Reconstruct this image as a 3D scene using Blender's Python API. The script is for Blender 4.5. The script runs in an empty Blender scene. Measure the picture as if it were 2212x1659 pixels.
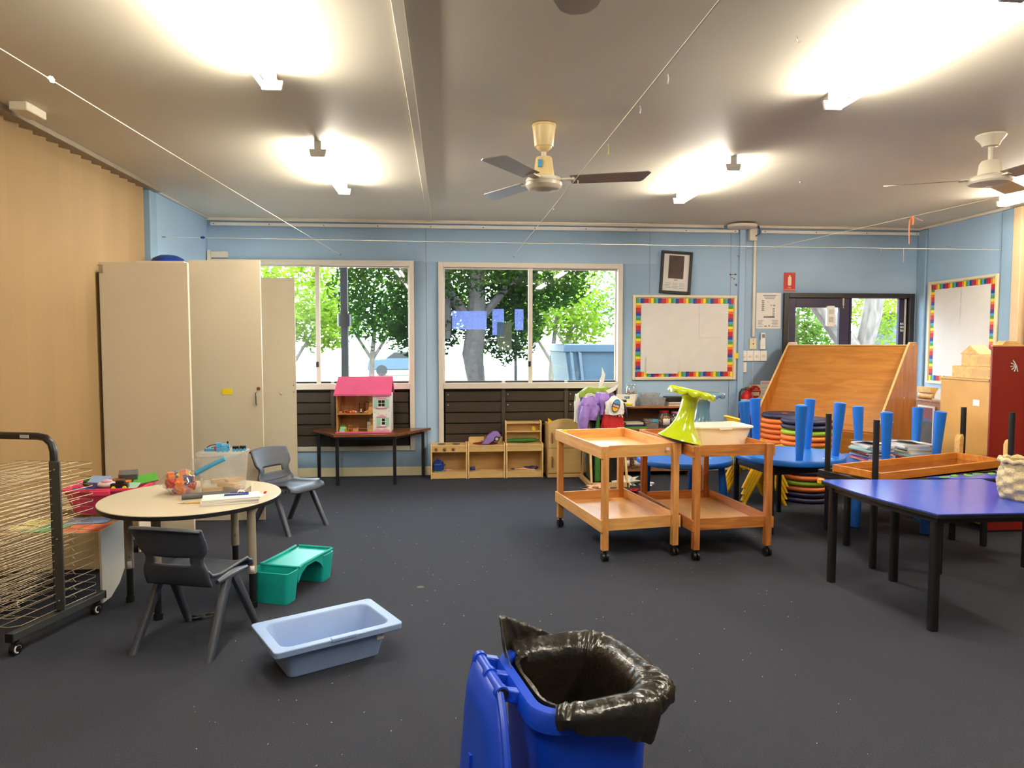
import bpy, bmesh, math, random
from mathutils import Matrix, Vector, noise
SC = bpy.context.scene
COL = SC.collection
PI = math.pi
rad = math.radians
random.seed(7)

# ---------------------------------------------------------------- camera
cd = bpy.data.cameras.new('camera')
cam = bpy.data.objects.new('camera', cd)
COL.objects.link(cam)
cd.sensor_width = 36.0
cd.lens = 1521.0 / 2212.0 * 36.0
cd.clip_start = 0.05
cd.clip_end = 300
cam.location = (0, 0, 1.5)
cam.rotation_euler = (rad(90 - 3.265), 0, rad(-5.165))
SC.camera = cam
# ---------------------------------------------------------------- world, sun, exposure
w = bpy.data.worlds.new('sky')
SC.world = w
w.use_nodes = True
bg = w.node_tree.nodes['Background']
bg.inputs[0].default_value = (0.78, 0.9, 1.0, 1)
bg.inputs[1].default_value = 18.0
sd = bpy.data.lights.new('sun', 'SUN')
sd.energy = 9.0
sd.angle = rad(1.0)
sd.color = (1.0, 0.95, 0.86)
sun = bpy.data.objects.new('sun', sd)
COL.objects.link(sun)
sun.rotation_euler = (rad(-24), rad(20), 0)
SC.view_settings.view_transform = 'Standard'
SC.view_settings.look = 'None'
SC.view_settings.exposure = 0.36
SC.view_settings.gamma = 1.0
SC.view_settings.use_curve_mapping = False
TUBE_STRENGTH = 150.0
SC.cycles.max_bounces = 8
SC.cycles.diffuse_bounces = 4
SC.cycles.glossy_bounces = 4
SC.cycles.transmission_bounces = 6
SC.cycles.transparent_max_bounces = 16
SC.cycles.sample_clamp_indirect = 6.0
SC.cycles.caustics_reflective = False
SC.cycles.caustics_refractive = False

# ---------------------------------------------------------------- materials
def lin(c):
    return tuple(((x / 255) / 12.92 if x / 255 <= 0.04045 else ((x / 255 + 0.055) / 1.055) ** 2.4) for x in c)

def _new(name):
    m = bpy.data.materials.new(name)
    m.use_nodes = True
    nt = m.node_tree
    return m, nt, nt.nodes['Principled BSDF']

def mat(name, rgb, rough=0.5, metal=0.0, var=0.06, scale=6.0, bump=0.0, bscale=60.0, spec=0.5, trans=0.0, alpha=1.0, coat=0.0, emit=0.0, stretch=(1, 1, 1)):
    """Solid colour with a slight procedural mottling (and optional bump)."""
    m, nt, p = _new(name)
    c = lin(rgb)
    N, L = nt.nodes, nt.links
    tc = N.new('ShaderNodeTexCoord')
    mp = N.new('ShaderNodeMapping')
    mp.inputs['Scale'].default_value = stretch
    L.new(tc.outputs['Object'], mp.inputs[0])
    if var > 0:
        nz = N.new('ShaderNodeTexNoise')
        nz.inputs['Scale'].default_value = scale
        nz.inputs['Detail'].default_value = 4
        L.new(mp.outputs[0], nz.inputs['Vector'])
        rp = N.new('ShaderNodeValToRGB')
        rp.color_ramp.elements[0].position = 0.3
        rp.color_ramp.elements[1].position = 0.7
        rp.color_ramp.elements[0].color = tuple(max(0, x * (1 - var)) for x in c) + (1,)
        rp.color_ramp.elements[1].color = tuple(min(1, x * (1 + var)) for x in c) + (1,)
        L.new(nz.outputs[0], rp.inputs[0])
        L.new(rp.outputs[0], p.inputs['Base Color'])
    else:
        p.inputs['Base Color'].default_value = c + (1,)
    p.inputs['Roughness'].default_value = rough
    p.inputs['Metallic'].default_value = metal
    p.inputs['Specular IOR Level'].default_value = spec
    p.inputs['Coat Weight'].default_value = coat
    if trans:
        p.inputs['Transmission Weight'].default_value = trans
    if alpha < 1:
        p.inputs['Alpha'].default_value = alpha
    if emit:
        p.inputs['Emission Color'].default_value = c + (1,)
        p.inputs['Emission Strength'].default_value = emit
    if bump > 0:
        nb = N.new('ShaderNodeTexNoise')
        nb.inputs['Scale'].default_value = bscale
        nb.inputs['Detail'].default_value = 3
        L.new(mp.outputs[0], nb.inputs['Vector'])
        bp = N.new('ShaderNodeBump')
        bp.inputs['Strength'].default_value = bump
        bp.inputs['Distance'].default_value = 0.01
        L.new(nb.outputs[0], bp.inputs['Height'])
        L.new(bp.outputs[0], p.inputs['Normal'])
    return m

def wood(name, c1, c2, axis=2, rough=0.45, scale=9.0, stretch=0.12, coat=0.0):
    """Streaky timber: stretched noise between two browns, grain along AXIS."""
    m, nt, p = _new(name)
    N, L = nt.nodes, nt.links
    tc = N.new('ShaderNodeTexCoord')
    mp = N.new('ShaderNodeMapping')
    s = [scale] * 3
    s[axis] = scale * stretch
    mp.inputs['Scale'].default_value = s
    L.new(tc.outputs['Object'], mp.inputs[0])
    nz = N.new('ShaderNodeTexNoise')
    nz.inputs['Scale'].default_value = 3.0
    nz.inputs['Detail'].default_value = 6
    nz.inputs['Distortion'].default_value = 0.8
    L.new(mp.outputs[0], nz.inputs['Vector'])
    rp = N.new('ShaderNodeValToRGB')
    rp.color_ramp.elements[0].position = 0.32
    rp.color_ramp.elements[1].position = 0.68
    rp.color_ramp.elements[0].color = lin(c1) + (1,)
    rp.color_ramp.elements[1].color = lin(c2) + (1,)
    L.new(nz.outputs[0], rp.inputs[0])
    L.new(rp.outputs[0], p.inputs['Base Color'])
    p.inputs['Roughness'].default_value = rough
    p.inputs['Coat Weight'].default_value = coat
    return m

def clear(name, tint=(1, 1, 1), gloss=0.06, rough=0.02, haze=0.0, hazecol=(0.9, 0.9, 0.9)):
    """Thin clear sheet: light passes straight through, with a little reflection and optional milky haze."""
    m, nt, p = _new(name)
    N, L = nt.nodes, nt.links
    N.remove(p)
    tr = N.new('ShaderNodeBsdfTransparent')
    tr.inputs[0].default_value = tint + (1,)
    gl = N.new('ShaderNodeBsdfGlossy')
    gl.inputs['Roughness'].default_value = rough
    mx = N.new('ShaderNodeMixShader')
    mx.inputs[0].default_value = gloss
    L.new(tr.outputs[0], mx.inputs[1])
    L.new(gl.outputs[0], mx.inputs[2])
    last = mx
    if haze > 0:
        df = N.new('ShaderNodeBsdfDiffuse')
        df.inputs[0].default_value = hazecol + (1,)
        tl = N.new('ShaderNodeBsdfTranslucent')
        tl.inputs[0].default_value = hazecol + (1,)
        ad = N.new('ShaderNodeMixShader')
        L.new(df.outputs[0], ad.inputs[1])
        L.new(tl.outputs[0], ad.inputs[2])
        m2 = N.new('ShaderNodeMixShader')
        m2.inputs[0].default_value = haze
        L.new(mx.outputs[0], m2.inputs[1])
        L.new(ad.outputs[0], m2.inputs[2])
        last = m2
    L.new(last.outputs[0], N['Material Output'].inputs[0])
    return m

def leafmat(name, c, tcol, tw=0.5):
    m, nt, p = _new(name)
    N, L = nt.nodes, nt.links
    N.remove(p)
    df = N.new('ShaderNodeBsdfDiffuse')
    tl = N.new('ShaderNodeBsdfTranslucent')
    g = N.new('ShaderNodeTexCoord')
    nz = N.new('ShaderNodeTexNoise')
    nz.inputs['Scale'].default_value = 2.5
    L.new(g.outputs['Object'], nz.inputs['Vector'])
    rp = N.new('ShaderNodeValToRGB')
    rp.color_ramp.elements[0].position = .35
    rp.color_ramp.elements[1].position = .65
    rp.color_ramp.elements[0].color = tuple(x * .55 for x in lin(c)) + (1,)
    rp.color_ramp.elements[1].color = tuple(min(1, x * 1.4) for x in lin(c)) + (1,)
    L.new(nz.outputs[0], rp.inputs[0])
    L.new(rp.outputs[0], df.inputs[0])
    tl.inputs[0].default_value = lin(tcol) + (1,)
    mx = N.new('ShaderNodeMixShader')
    mx.inputs[0].default_value = tw
    L.new(df.outputs[0], mx.inputs[1])
    L.new(tl.outputs[0], mx.inputs[2])
    L.new(mx.outputs[0], N['Material Output'].inputs[0])
    return m

# ---------------------------------------------------------------- mesh builder
class B:
    def __init__(s, X=None):
        s.v, s.f, s.mi, s.m, s.X = [], [], [], 0, X
    def add(s, vs, fs, X=None):
        o = len(s.v)
        for p in vs:
            p = Vector(p)
            if X is not None:
                p = X @ p
            if s.X is not None:
                p = s.X @ p
            s.v.append(p)
        for q in fs:
            s.f.append([i + o for i in q])
            s.mi.append(s.m)
        return s
    def bb(s, x0, x1, y0, y1, z0, z1, X=None):
        return s.add([(x0, y0, z0), (x1, y0, z0), (x1, y1, z0), (x0, y1, z0), (x0, y0, z1), (x1, y0, z1), (x1, y1, z1), (x0, y1, z1)],
                     [(0, 3, 2, 1), (4, 5, 6, 7), (0, 1, 5, 4), (1, 2, 6, 5), (2, 3, 7, 6), (3, 0, 4, 7)], X)
    def box(s, c, d, X=None):
        return s.bb(c[0] - d[0] / 2, c[0] + d[0] / 2, c[1] - d[1] / 2, c[1] + d[1] / 2, c[2] - d[2] / 2, c[2] + d[2] / 2, X)
    def loft(s, rings, c0=True, c1=True, X=None, closed=False):
        n = len(rings[0])
        vs = [p for r in rings for p in r]
        fs = []
        m = len(rings)
        for k in range(m if closed else m - 1):
            a, b = k * n, ((k + 1) % m) * n
            for i in range(n):
                j = (i + 1) % n
                fs.append((a + i, a + j, b + j, b + i))
        if not closed:
            if c0:
                fs.append(tuple(reversed(range(n))))
            if c1:
                fs.append(tuple(range((m - 1) * n, m * n)))
        return s.add(vs, fs, X)
    def prism(s, poly, z0, z1, X=None):
        return s.loft([[(x, y, z0) for x, y in poly], [(x, y, z1) for x, y in poly]], X=X)
    def lathe(s, prof, n=24, c=(0, 0, 0), X=None, c0=True, c1=True):
        rings = [[(c[0] + r * math.cos(2 * PI * i / n), c[1] + r * math.sin(2 * PI * i / n), c[2] + z) for i in range(n)] for r, z in prof]
        return s.loft(rings, c0, c1, X)
    def cyl(s, a, b, r0, r1=None, n=14, X=None):
        r1 = r0 if r1 is None else r1
        return s.tube([a, b], [r0, r1], n, X)
    def tube(s, pts, r, n=8, X=None, closed=False):
        pts = [Vector(p) for p in pts]
        k = len(pts)
        rs = r if isinstance(r, (list, tuple)) else [r] * k
        rings, up = [], None
        for i, p in enumerate(pts):
            if closed:
                t = pts[(i + 1) % k] - pts[i - 1]
            else:
                t = pts[min(i + 1, k - 1)] - pts[max(i - 1, 0)]
            t = t.normalized() if t.length > 1e-9 else Vector((0, 0, 1))
            if up is None:
                up = Vector((0, 0, 1)) if abs(t.z) < 0.9 else Vector((1, 0, 0))
            u = (up - t * up.dot(t))
            if u.length < 1e-6:
                u = Vector((1, 0, 0)) - t * t.x
            u.normalize()
            up = u
            vv = t.cross(u)
            rings.append([p + (u * math.cos(2 * PI * j / n) + vv * math.sin(2 * PI * j / n)) * rs[i] for j in range(n)])
        return s.loft(rings, X=X, closed=closed)
    def bar(s, a, b, w, h, X=None, up=(0, 0, 1)):
        """Rectangular bar from a to b; h along up, w across."""
        a, b = Vector(a), Vector(b)
        t = (b - a).normalized()
        u = Vector(up)
        u = u - t * u.dot(t)
        if u.length < 1e-6:
            u = Vector((0, 1, 0)) - t * t.y
        u.normalize()
        v = t.cross(u)
        r = [[p + u * (h / 2 * i) + v * (w / 2 * j) for i, j in ((-1, -1), (-1, 1), (1, 1), (1, -1))] for p in (a, b)]
        return s.loft(r, X=X)
    def grid(s, fn, nu, nv, X=None):
        vs = [fn(i / nu, j / nv) for j in range(nv + 1) for i in range(nu + 1)]
        fs = [(j * (nu + 1) + i, j * (nu + 1) + i + 1, (j + 1) * (nu + 1) + i + 1, (j + 1) * (nu + 1) + i) for j in range(nv) for i in range(nu)]
        return s.add(vs, fs, X)
    def ball(s, c, r, n=14, m=8, X=None, amp=0.0, seed=0.0, freq=2.0):
        r = r if isinstance(r, (tuple, list)) else (r, r, r)
        rings = []
        for k in range(m + 1):
            th = PI * (0.02 + 0.96 * k / m)
            ring = []
            for i in range(n):
                ph = 2 * PI * i / n
                d = Vector((math.sin(th) * math.cos(ph), math.sin(th) * math.sin(ph), -math.cos(th)))
                q = 1 + amp * noise.noise(d * freq + Vector((seed, seed * 1.7, -seed)))
                ring.append((c[0] + d.x * r[0] * q, c[1] + d.y * r[1] * q, c[2] + d.z * r[2] * q))
            rings.append(ring)
        return s.loft(rings, X=X)
    def build(s, name, mats, parent=None, bev=0.0, smooth=35, seg=2, solid=0.0, sub=0, X=None):
        me = bpy.data.meshes.new(name)
        me.from_pydata([tuple(p) for p in s.v], [], s.f)
        mats = mats if isinstance(mats, (list, tuple)) else [mats]
        for m in mats:
            me.materials.append(MT[m] if isinstance(m, str) else m)
        if len(mats) > 1:
            me.polygons.foreach_set('material_index', s.mi)
        if solid == 0.0:
            bm = bmesh.new()
            bm.from_mesh(me)
            bmesh.ops.recalc_face_normals(bm, faces=bm.faces)
            bm.to_mesh(me)
            bm.free()
        if smooth:
            me.polygons.foreach_set('use_smooth', [True] * len(me.polygons))
            me.set_sharp_from_angle(angle=rad(smooth))
        me.update()
        o = bpy.data.objects.new(name, me)
        COL.objects.link(o)
        if parent is not None:
            o.parent = parent
        if X is not None:
            o.matrix_basis = X
        if solid:
            d = o.modifiers.new('thick', 'SOLIDIFY')
            d.thickness = solid
            d.offset = 0
        if bev:
            d = o.modifiers.new('edge', 'BEVEL')
            d.width = bev
            d.segments = seg
            d.limit_method = 'ANGLE'
            d.angle_limit = rad(40)
        if sub:
            d = o.modifiers.new('sub', 'SUBSURF')
            d.levels = d.render_levels = sub
        return o

def T(x=0, y=0, z=0, rz=0, rx=0, ry=0):
    return Matrix.Translation((x, y, z)) @ Matrix.Rotation(rz, 4, 'Z') @ Matrix.Rotation(ry, 4, 'Y') @ Matrix.Rotation(rx, 4, 'X')

def rrect(w, h, r, n=4, cx=0, cy=0):
    pts = []
    for sx, sy, a0 in ((1, -1, -90), (1, 1, 0), (-1, 1, 90), (-1, -1, 180)):
        for k in range(n + 1):
            a = rad(a0 + 90 * k / n)
            pts.append((cx + sx * (w / 2 - r) + r * math.cos(a), cy + sy * (h / 2 - r) + r * math.sin(a)))
    return pts

def ring(poly, z):
    return [(x, y, z) for x, y in poly]

def tag(o, label, cat, group=None):
    o['label'] = label
    o['category'] = cat
    if group:
        o['group'] = group
    return o

def thing(name, label, cat, loc=(0, 0, 0), rz=0.0, group=None, rx=0.0, ry=0.0):
    o = bpy.data.objects.new(name, None)
    COL.objects.link(o)
    o.location = loc
    o.rotation_euler = (rx, ry, rz)
    o.empty_display_size = 0.1
    return tag(o, label, cat, group)

def struct(name, b, m, parent=None, **k):
    o = b.build(name, m, parent, **k)
    if parent is None:
        o['kind'] = 'structure'
    return o

def kids(o):
    return [c for c in COL.objects if c.parent is o]

def dup(o, loc, rz, label, group=None, rx=None, ry=None):
    r = o.copy()
    COL.objects.link(r)
    r.location = loc
    r.rotation_euler = (o.rotation_euler[0] if rx is None else rx, o.rotation_euler[1] if ry is None else ry, rz)
    r['label'] = label
    if group:
        r['group'] = group
    for c in kids(o):
        d = c.copy()
        COL.objects.link(d)
        d.parent = r
        for e in kids(c):
            g = e.copy()
            COL.objects.link(g)
            g.parent = d
    return r

def words(name, body, size, loc, rot, m, parent, sx=1.0):
    c = bpy.data.curves.new(name, 'FONT')
    c.body = body
    c.size = size
    c.align_x = 'CENTER'
    c.align_y = 'CENTER'
    c.extrude = 0.0006
    f = bpy.data.objects.new(name, c)
    COL.objects.link(f)
    bpy.context.view_layer.update()
    me = bpy.data.meshes.new_from_object(f.evaluated_get(bpy.context.evaluated_depsgraph_get()))
    bpy.data.objects.remove(f)
    me.materials.clear()
    me.materials.append(MT[m])
    o = bpy.data.objects.new(name, me)
    COL.objects.link(o)
    o.location = loc
    o.rotation_euler = rot
    o.scale = (sx, 1, 1)
    o.parent = parent
    return o

MT = {}
def S(key, *a, **k):
    MT[key] = mat(key, *a, **k)

S('carpet', (48, 51, 61), 0.93, var=0.35, scale=220, bump=0.6, bscale=300, spec=0.25)
S('ceiling', (220, 213, 196), 0.55, var=0.03, scale=1.2)
S('blue_wall', (160, 190, 220), 0.55, var=0.04, scale=2)
S('blue_trim', (140, 170, 196), 0.5, var=0.04)
S('cream', (226, 214, 178), 0.5, var=0.05)
S('white_trim', (224, 214, 200), 0.45, var=0.04)
S('off_white', (226, 216, 196), 0.5, var=0.03)
S('white', (235, 232, 226), 0.5, var=0.03)
S('paper', (224, 221, 217), 0.8, var=0.03)
S('tan_fold', (150, 122, 80), 0.6, var=0.07, scale=5, stretch=(1, 1, .15))
S('beige_post', (214, 186, 146), 0.5)
S('dark_board', (62, 52, 42), 0.55, var=0.08)
S('dark_gap', (24, 20, 17), 0.8)
S('black', (18, 18, 18), 0.4, var=0.05)
S('black_metal', (22, 22, 23), 0.35, var=0.05)
S('grey_metal', (58, 60, 60), 0.4, var=0.08)
S('chrome', (190, 190, 186), 0.2, metal=1.0, var=0.02)
S('steel_wire', (176, 160, 132), 0.35, metal=0.35, var=0.02)
S('laminate', (212, 200, 176), 0.35, var=0.025, scale=2)
S('table_white', (206, 196, 172), 0.3, var=0.02)
S('taupe', (146, 134, 116), 0.45)
S('chair_grey', (58, 63, 74), 0.42, var=0.05, bump=.15, bscale=250)
S('teal', (20, 166, 156), 0.4, var=0.04)
S('tub_blue', (141, 166, 208), 0.42, var=0.05)
S('bin_blue', (14, 66, 196), 0.36, var=0.04)
S('bag_black', (34, 29, 23), 0.3, var=0.15, bump=0.7, bscale=24, coat=0.2)
S('plastic_blue', (24, 104, 196), 0.36, var=0.03)
S('purple_blue', (52, 80, 194), 0.2, var=0.03)
S('navy', (30, 30, 66), 0.5)
S('orange_foam', (226, 118, 52), 0.5)
S('lime_foam', (146, 182, 40), 0.5)
S('lime', (196, 214, 22), 0.16, var=0.02, coat=0.5)
S('slate_blue', (92, 130, 152), 0.2, var=0.03, coat=0.4)
S('grey_pad', (84, 84, 84), 0.7, var=0.15, scale=60)
S('yellow', (240, 184, 24), 0.4)
S('bright_yellow', (242, 220, 30), 0.5)
S('red', (190, 26, 22), 0.5)
S('dark_red', (132, 24, 18), 0.45, var=0.05, scale=3)
S('pink', (226, 92, 142), 0.5)
S('pale_pink', (232, 164, 188), 0.5)
S('hot_pink', (214, 62, 98), 0.42)
S('mint', (160, 205, 188), 0.5)
S('purple', (150, 118, 196), 0.5, var=0.2, scale=9, bump=.9, bscale=22)
S('deep_purple', (88, 56, 140), 0.7)
S('green', (76, 150, 50), 0.6)
S('olive', (136, 160, 60), 0.9, var=0.3, scale=14, bump=.9, bscale=60)
S('mid_green', (52, 110, 40), 0.8, var=0.2)
S('sky_blue', (74, 156, 200), 0.45)
S('royal', (24, 52, 130), 0.35)
S('orange', (240, 130, 30), 0.5)
S('brown', (110, 70, 40), 0.6)
S('skin_tan', (226, 176, 140), 0.8, var=.1)
S('grey', (128, 130, 134), 0.5)
S('light_grey', (196, 196, 192), 0.5)
S('foam_white', (238, 236, 226), 0.45, var=0.02)
S('cream_fan', (232, 206, 150), 0.35)
S('fan_white', (222, 212, 192), 0.35)
S('fan_blade', (150, 140, 132), 0.3, metal=0.5)
S('wicker', (206, 186, 140), 0.7, var=0.2, scale=40, bump=.5, bscale=80)
S('rope', (226, 216, 190), 0.7)
S('door_navy', (40, 34, 66), 0.4)
S('door_black', (30, 26, 25), 0.4)
S('soil', (84, 80, 74), 0.9, var=0.15, scale=.8)
S('grass', (70, 84, 40), 0.95, var=0.3, scale=2)
S('bark', (44, 38, 33), 0.9, var=0.4, scale=12, bump=.8, bscale=20)
S('pale_bark', (74, 66, 58), 0.9, var=0.45, scale=14, stretch=(1, 1, .3), bump=.8, bscale=20)
S('dumpster_green', (30, 50, 62), 0.5, var=0.2, scale=5)
S('roof_red', (110, 34, 30), 0.8, var=.1)
S('brick_pale', (66, 68, 84), 0.9, var=.2, scale=20)
S('pole_grey', (30, 27, 25), 0.7, var=.2)
S('car_blue', (50, 66, 84), .4)
S('stain', (92, 86, 76), .9)
S('paint1', (92, 150, 96), .7, var=.3, scale=9)
S('paint2', (216, 120, 80), .7, var=.3, scale=9)
S('paint3', (120, 150, 190), .7, var=.3, scale=9)
S('paint4', (206, 196, 110), .7, var=.3, scale=9)
S('art_dark', (66, 48, 40), .5, var=.5, scale=9)
S('ply', (206, 160, 92), 0.5, var=.06, scale=3)
S('bench_ply', (196, 172, 128), 0.55, var=.05, scale=4)
MT['tan_cab'] = mat('tan_cab', (214, 158, 78), 0.5, var=.06, scale=5)
MT['pine'] = wood('pine', (200, 134, 70), (228, 168, 98), 2, .4, 9, .12)
MT['pine_x'] = wood('pine_x', (214, 150, 84), (236, 182, 110), 0, .4, 9, .12)
MT['pine_y'] = wood('pine_y', (212, 148, 82), (234, 178, 108), 1, .4, 9, .12)
MT['pine_tray'] = wood('pine_tray', (224, 168, 98), (238, 188, 118), 1, .28, 5, .2, coat=.2)
MT['knotty'] = wood('knotty', (150, 84, 36), (206, 134, 66), 2, .45, 10, .1)
MT['knotty_x'] = wood('knotty_x', (156, 88, 38), (206, 134, 64), 0, .45, 10, .1)
MT['knotty_y'] = wood('knotty_y', (156, 88, 38), (206, 134, 64), 1, .45, 10, .1)
MT['maple'] = wood('maple', (222, 182, 116), (236, 200, 138), 2, .45, 5, .2)
MT['birch'] = wood('birch', (214, 176, 112), (226, 190, 130), 0, .45, 5, .2)
MT['varnish'] = wood('varnish', (168, 106, 44), (192, 130, 58), 0, .3, 7, .14, coat=.3)
MT['varnish_z'] = wood('varnish_z', (158, 92, 30), (190, 122, 48), 2, .35, 6, .15, coat=.2)
MT['desk_wood'] = wood('desk_wood', (92, 52, 28), (134, 82, 46), 0, .28, 8, .15, coat=.2)
MT['shelf_wood'] = wood('shelf_wood', (136, 84, 40), (170, 110, 58), 0, .45, 7, .15)
MT['doll_wood'] = wood('doll_wood', (176, 120, 66), (200, 146, 88), 2, .5, 7, .15)
MT['block_wood'] = wood('block_wood', (206, 158, 84), (232, 190, 118), 0, .55, 12, .15)
MT['orange_tray'] = wood('orange_tray', (186, 104, 34), (222, 142, 60), 0, .35, 7, .15, coat=.2)
MT['glass'] = clear('glass', (0.95, 0.98, 1.0), 0.05)
MT['jar'] = clear('jar', (0.96, 0.97, 0.96), 0.12, haze=.08)
MT['clear_tub'] = clear('clear_tub', (0.95, 0.95, 0.95), 0.06, .15, haze=.26, hazecol=(.86, .86, .84))
MT['bucket_clear'] = clear('bucket_clear', (0.97, 0.97, 0.95), 0.06, .15, haze=.15, hazecol=(.9, .88, .84))
MT['poly_bag'] = clear('poly_bag', (0.97, 0.95, 0.93), 0.14, .08, haze=.12)
MT['tinted_sheet'] = clear('tinted_sheet', (0.62, 0.70, 0.98), 0.05, .1, haze=.25, hazecol=(.45, .5, .8))
MT['grey_sheet'] = clear('grey_sheet', (0.55, 0.55, 0.42), 0.05, .1, haze=.3, hazecol=(.2, .2, .14))
MT['mirror'] = mat('mirror', (170, 120, 70), .05, metal=.8, var=0)
MT['leaf_dark'] = leafmat('leaf_dark', (18, 28, 12), (44, 74, 16), .35)
MT['leaf_lime'] = leafmat('leaf_lime', (70, 90, 26), (100, 126, 26), .5)
MT['leaf_mid'] = leafmat('leaf_mid', (54, 82, 36), (88, 120, 40), .5)
tm, tnt, tp = _new('tube_light')
tp.inputs['Emission Color'].default_value = (1.0, 0.915, 0.76, 1)
tp.inputs['Emission Strength'].default_value = TUBE_STRENGTH
MT['tube_light'] = tm

# ================================================================= ROOM SHELL
XL, XR, YB, YF, ZC = -2.66, 5.66, 8.05, -3.0, 2.88

def slab_with_holes(xs, zs, holes, y0, y1):
    """Wall in the XZ plane between y0 and y1; HOLES are (x0,x1,z0,z1) on the grid lines."""
    b = B()
    def solid(i, k):
        if not (0 <= i < len(xs) - 1 and 0 <= k < len(zs) - 1):
            return False
        cx, cz = (xs[i] + xs[i + 1]) / 2, (zs[k] + zs[k + 1]) / 2
        return not any(h[0] < cx < h[1] and h[2] < cz < h[3] for h in holes)
    for i in range(len(xs) - 1):
        for k in range(len(zs) - 1):
            if not solid(i, k):
                continue
            a, c, d, e = xs[i], xs[i + 1], zs[k], zs[k + 1]
            b.add([(a, y0, d), (c, y0, d), (c, y0, e), (a, y0, e)], [(0, 1, 2, 3)])
            b.add([(a, y1, d), (c, y1, d), (c, y1, e), (a, y1, e)], [(3, 2, 1, 0)])
            for di, dk, q in ((-1, 0, [(a, y0, d), (a, y0, e), (a, y1, e), (a, y1, d)]), (1, 0, [(c, y0, d), (c, y1, d), (c, y1, e), (c, y0, e)]),
                              (0, -1, [(a, y0, d), (a, y1, d), (c, y1, d), (c, y0, d)]), (0, 1, [(a, y0, e), (c, y0, e), (c, y1, e), (a, y1, e)])):
                if not solid(i + di, k + dk):
                    b.add(q, [(0, 1, 2, 3)])
    return b

def weld(o):
    bm = bmesh.new()
    bm.from_mesh(o.data)
    bmesh.ops.remove_doubles(bm, verts=bm.verts, dist=1e-4)
    bmesh.ops.recalc_face_normals(bm, faces=bm.faces)
    bm.to_mesh(o.data)
    bm.free()

struct('floor', B().bb(XL - .2, XR + .2, YF - .2, YB + .1, -.1, 0), 'carpet')
struct('ceiling', B().bb(XL - .2, XR + .2, YF - .2, YB + .1, ZC, ZC + .1), 'ceiling')
W1 = (-2.58, -.38, .29, 2.43)
W2 = (-.11, 2.01, .29, 2.42)
DR = (3.95, 5.58, 0.0, 2.1)
xs = [XL - .2, W1[0], W1[1], W2[0], W2[1], DR[0], DR[1], XR + .2]
zs = [0, .29, 2.1, 2.42, 2.43, ZC]
o = struct('wall_back', slab_with_holes(xs, zs, [W1, W2, DR], YB, YB + .1), 'blue_wall')
weld(o)
struct('wall_front', B().bb(XL - .2, XR + .2, YF - .1, YF, 0, ZC), 'blue_wall')
struct('roof', B().bb(XL - 3, XR + 3, YB + .1, YB + 1.5, ZC + .04, ZC + .16), 'white_trim')  # unseen eave slab, added to keep the sun from entering the windows
# side walls: folding concertina partitions, then blue wall near the windows
def pleats(x, sgn, y0, y1):
    b = B()
    pts, y, k = [], y0, 0
    P = .0735
    while y < y1:
        pts.append((x + sgn * (.05 if k % 2 == 0 else .002), y))
        y += P
        k += 1
    back = [(x - sgn * .04, pts[-1][1]), (x - sgn * .04, pts[0][1])]
    b.prism(pts + back, .02, ZC - .035)
    return b
struct('wall_left', pleats(XL, 1, YF, 6.5), 'tan_fold', smooth=0)
struct('wall_right', pleats(XR, -1, YF, 6.5), 'tan_fold', smooth=0)
struct('wall_left_end', B().bb(XL - .1, XL + .04, 6.66, YB, 0, ZC), 'blue_wall')
struct('wall_right_end', B().bb(XR - .02, XR + .1, 6.6, YB, 0, ZC), 'blue_wall')
struct('wall_left_outer', B().bb(XL - .2, XL - .11, YF, YB, 0, ZC), 'blue_wall')
struct('wall_right_outer', B().bb(XR + .11, XR + .2, YF, YB, 0, ZC), 'blue_wall')
struct('trim_1', B().bb(XL - .1, XL + .06, 6.51, 6.66, 0, ZC - .02), 'blue_trim', bev=.004)       # left post
b = B()
b.bb(XR - .06, XR + .1, 6.5, 6.6, 0, ZC - .02)
struct('trim_2', b, 'beige_post', bev=.004)
struct('trim_3', B().bb(XR - .05, XR - .018, 6.6, 6.76, 0, ZC - .03), 'blue_trim', bev=.012)
struct('trim_4', B().bb(XR - .05, XR - .018, 7.9, YB - .001, 0, ZC - .03), 'blue_trim', bev=.012)
# head tracks of the partitions
struct('trim_5', B().bb(XL - .02, XL + .12, YF, 6.62, ZC - .035, ZC), 'taupe', bev=.003)
struct('trim_6', B().bb(XR - .12, XR + .02, YF, 6.58, ZC - .035, ZC), 'taupe', bev=.003)
# cornice strips, ceiling cover strip, wall battens
struct('trim_7', B().bb(XL + .04, 3.2, YB - .03, YB, ZC - .035, ZC), 'white_trim', bev=.004)
struct('trim_8', B().bb(3.62, XR - .02, YB - .035, YB, ZC - .03, ZC), 'white_trim', bev=.006)
struct('trim_9', B().bb(XR - .055, XR - .02, 6.6, YB, ZC - .03, ZC), 'white_trim', bev=.006)
struct('trim_10', B().bb(XL + .04, XL + .065, 6.66, YB, ZC - .02, ZC), 'light_grey', bev=.004)
struct('trim_11', B().bb(-.222, -.172, YF, YB - .03, ZC - .018, ZC), 'ceiling', bev=.003)
struct('trim_12', B().bb(3.40, 3.47, YB - .022, YB, .1, ZC - .03), 'blue_wall', bev=.006)        # vertical blue cover strip
for k, (x, z0, z1) in enumerate(((-.245, 2.43, ZC - .04), (-.245, .11, 2.42), (2.33, 2.08, ZC - .04), (3.3, .11, ZC - .04))):
    struct('trim_%d' % (13 + k), B().bb(x - .0025, x + .0025, YB - .002, YB, z0, z1), 'grey')     # sheet joints
struct('baseboard_back', B().bb(XL + .04, DR[0], YB - .018, YB, 0, .1), 'cream', bev=.004)
struct('baseboard_right', B().bb(XR - .038, XR - .02, 6.6, YB - .05, 0, .1), 'cream', bev=.004)
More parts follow.
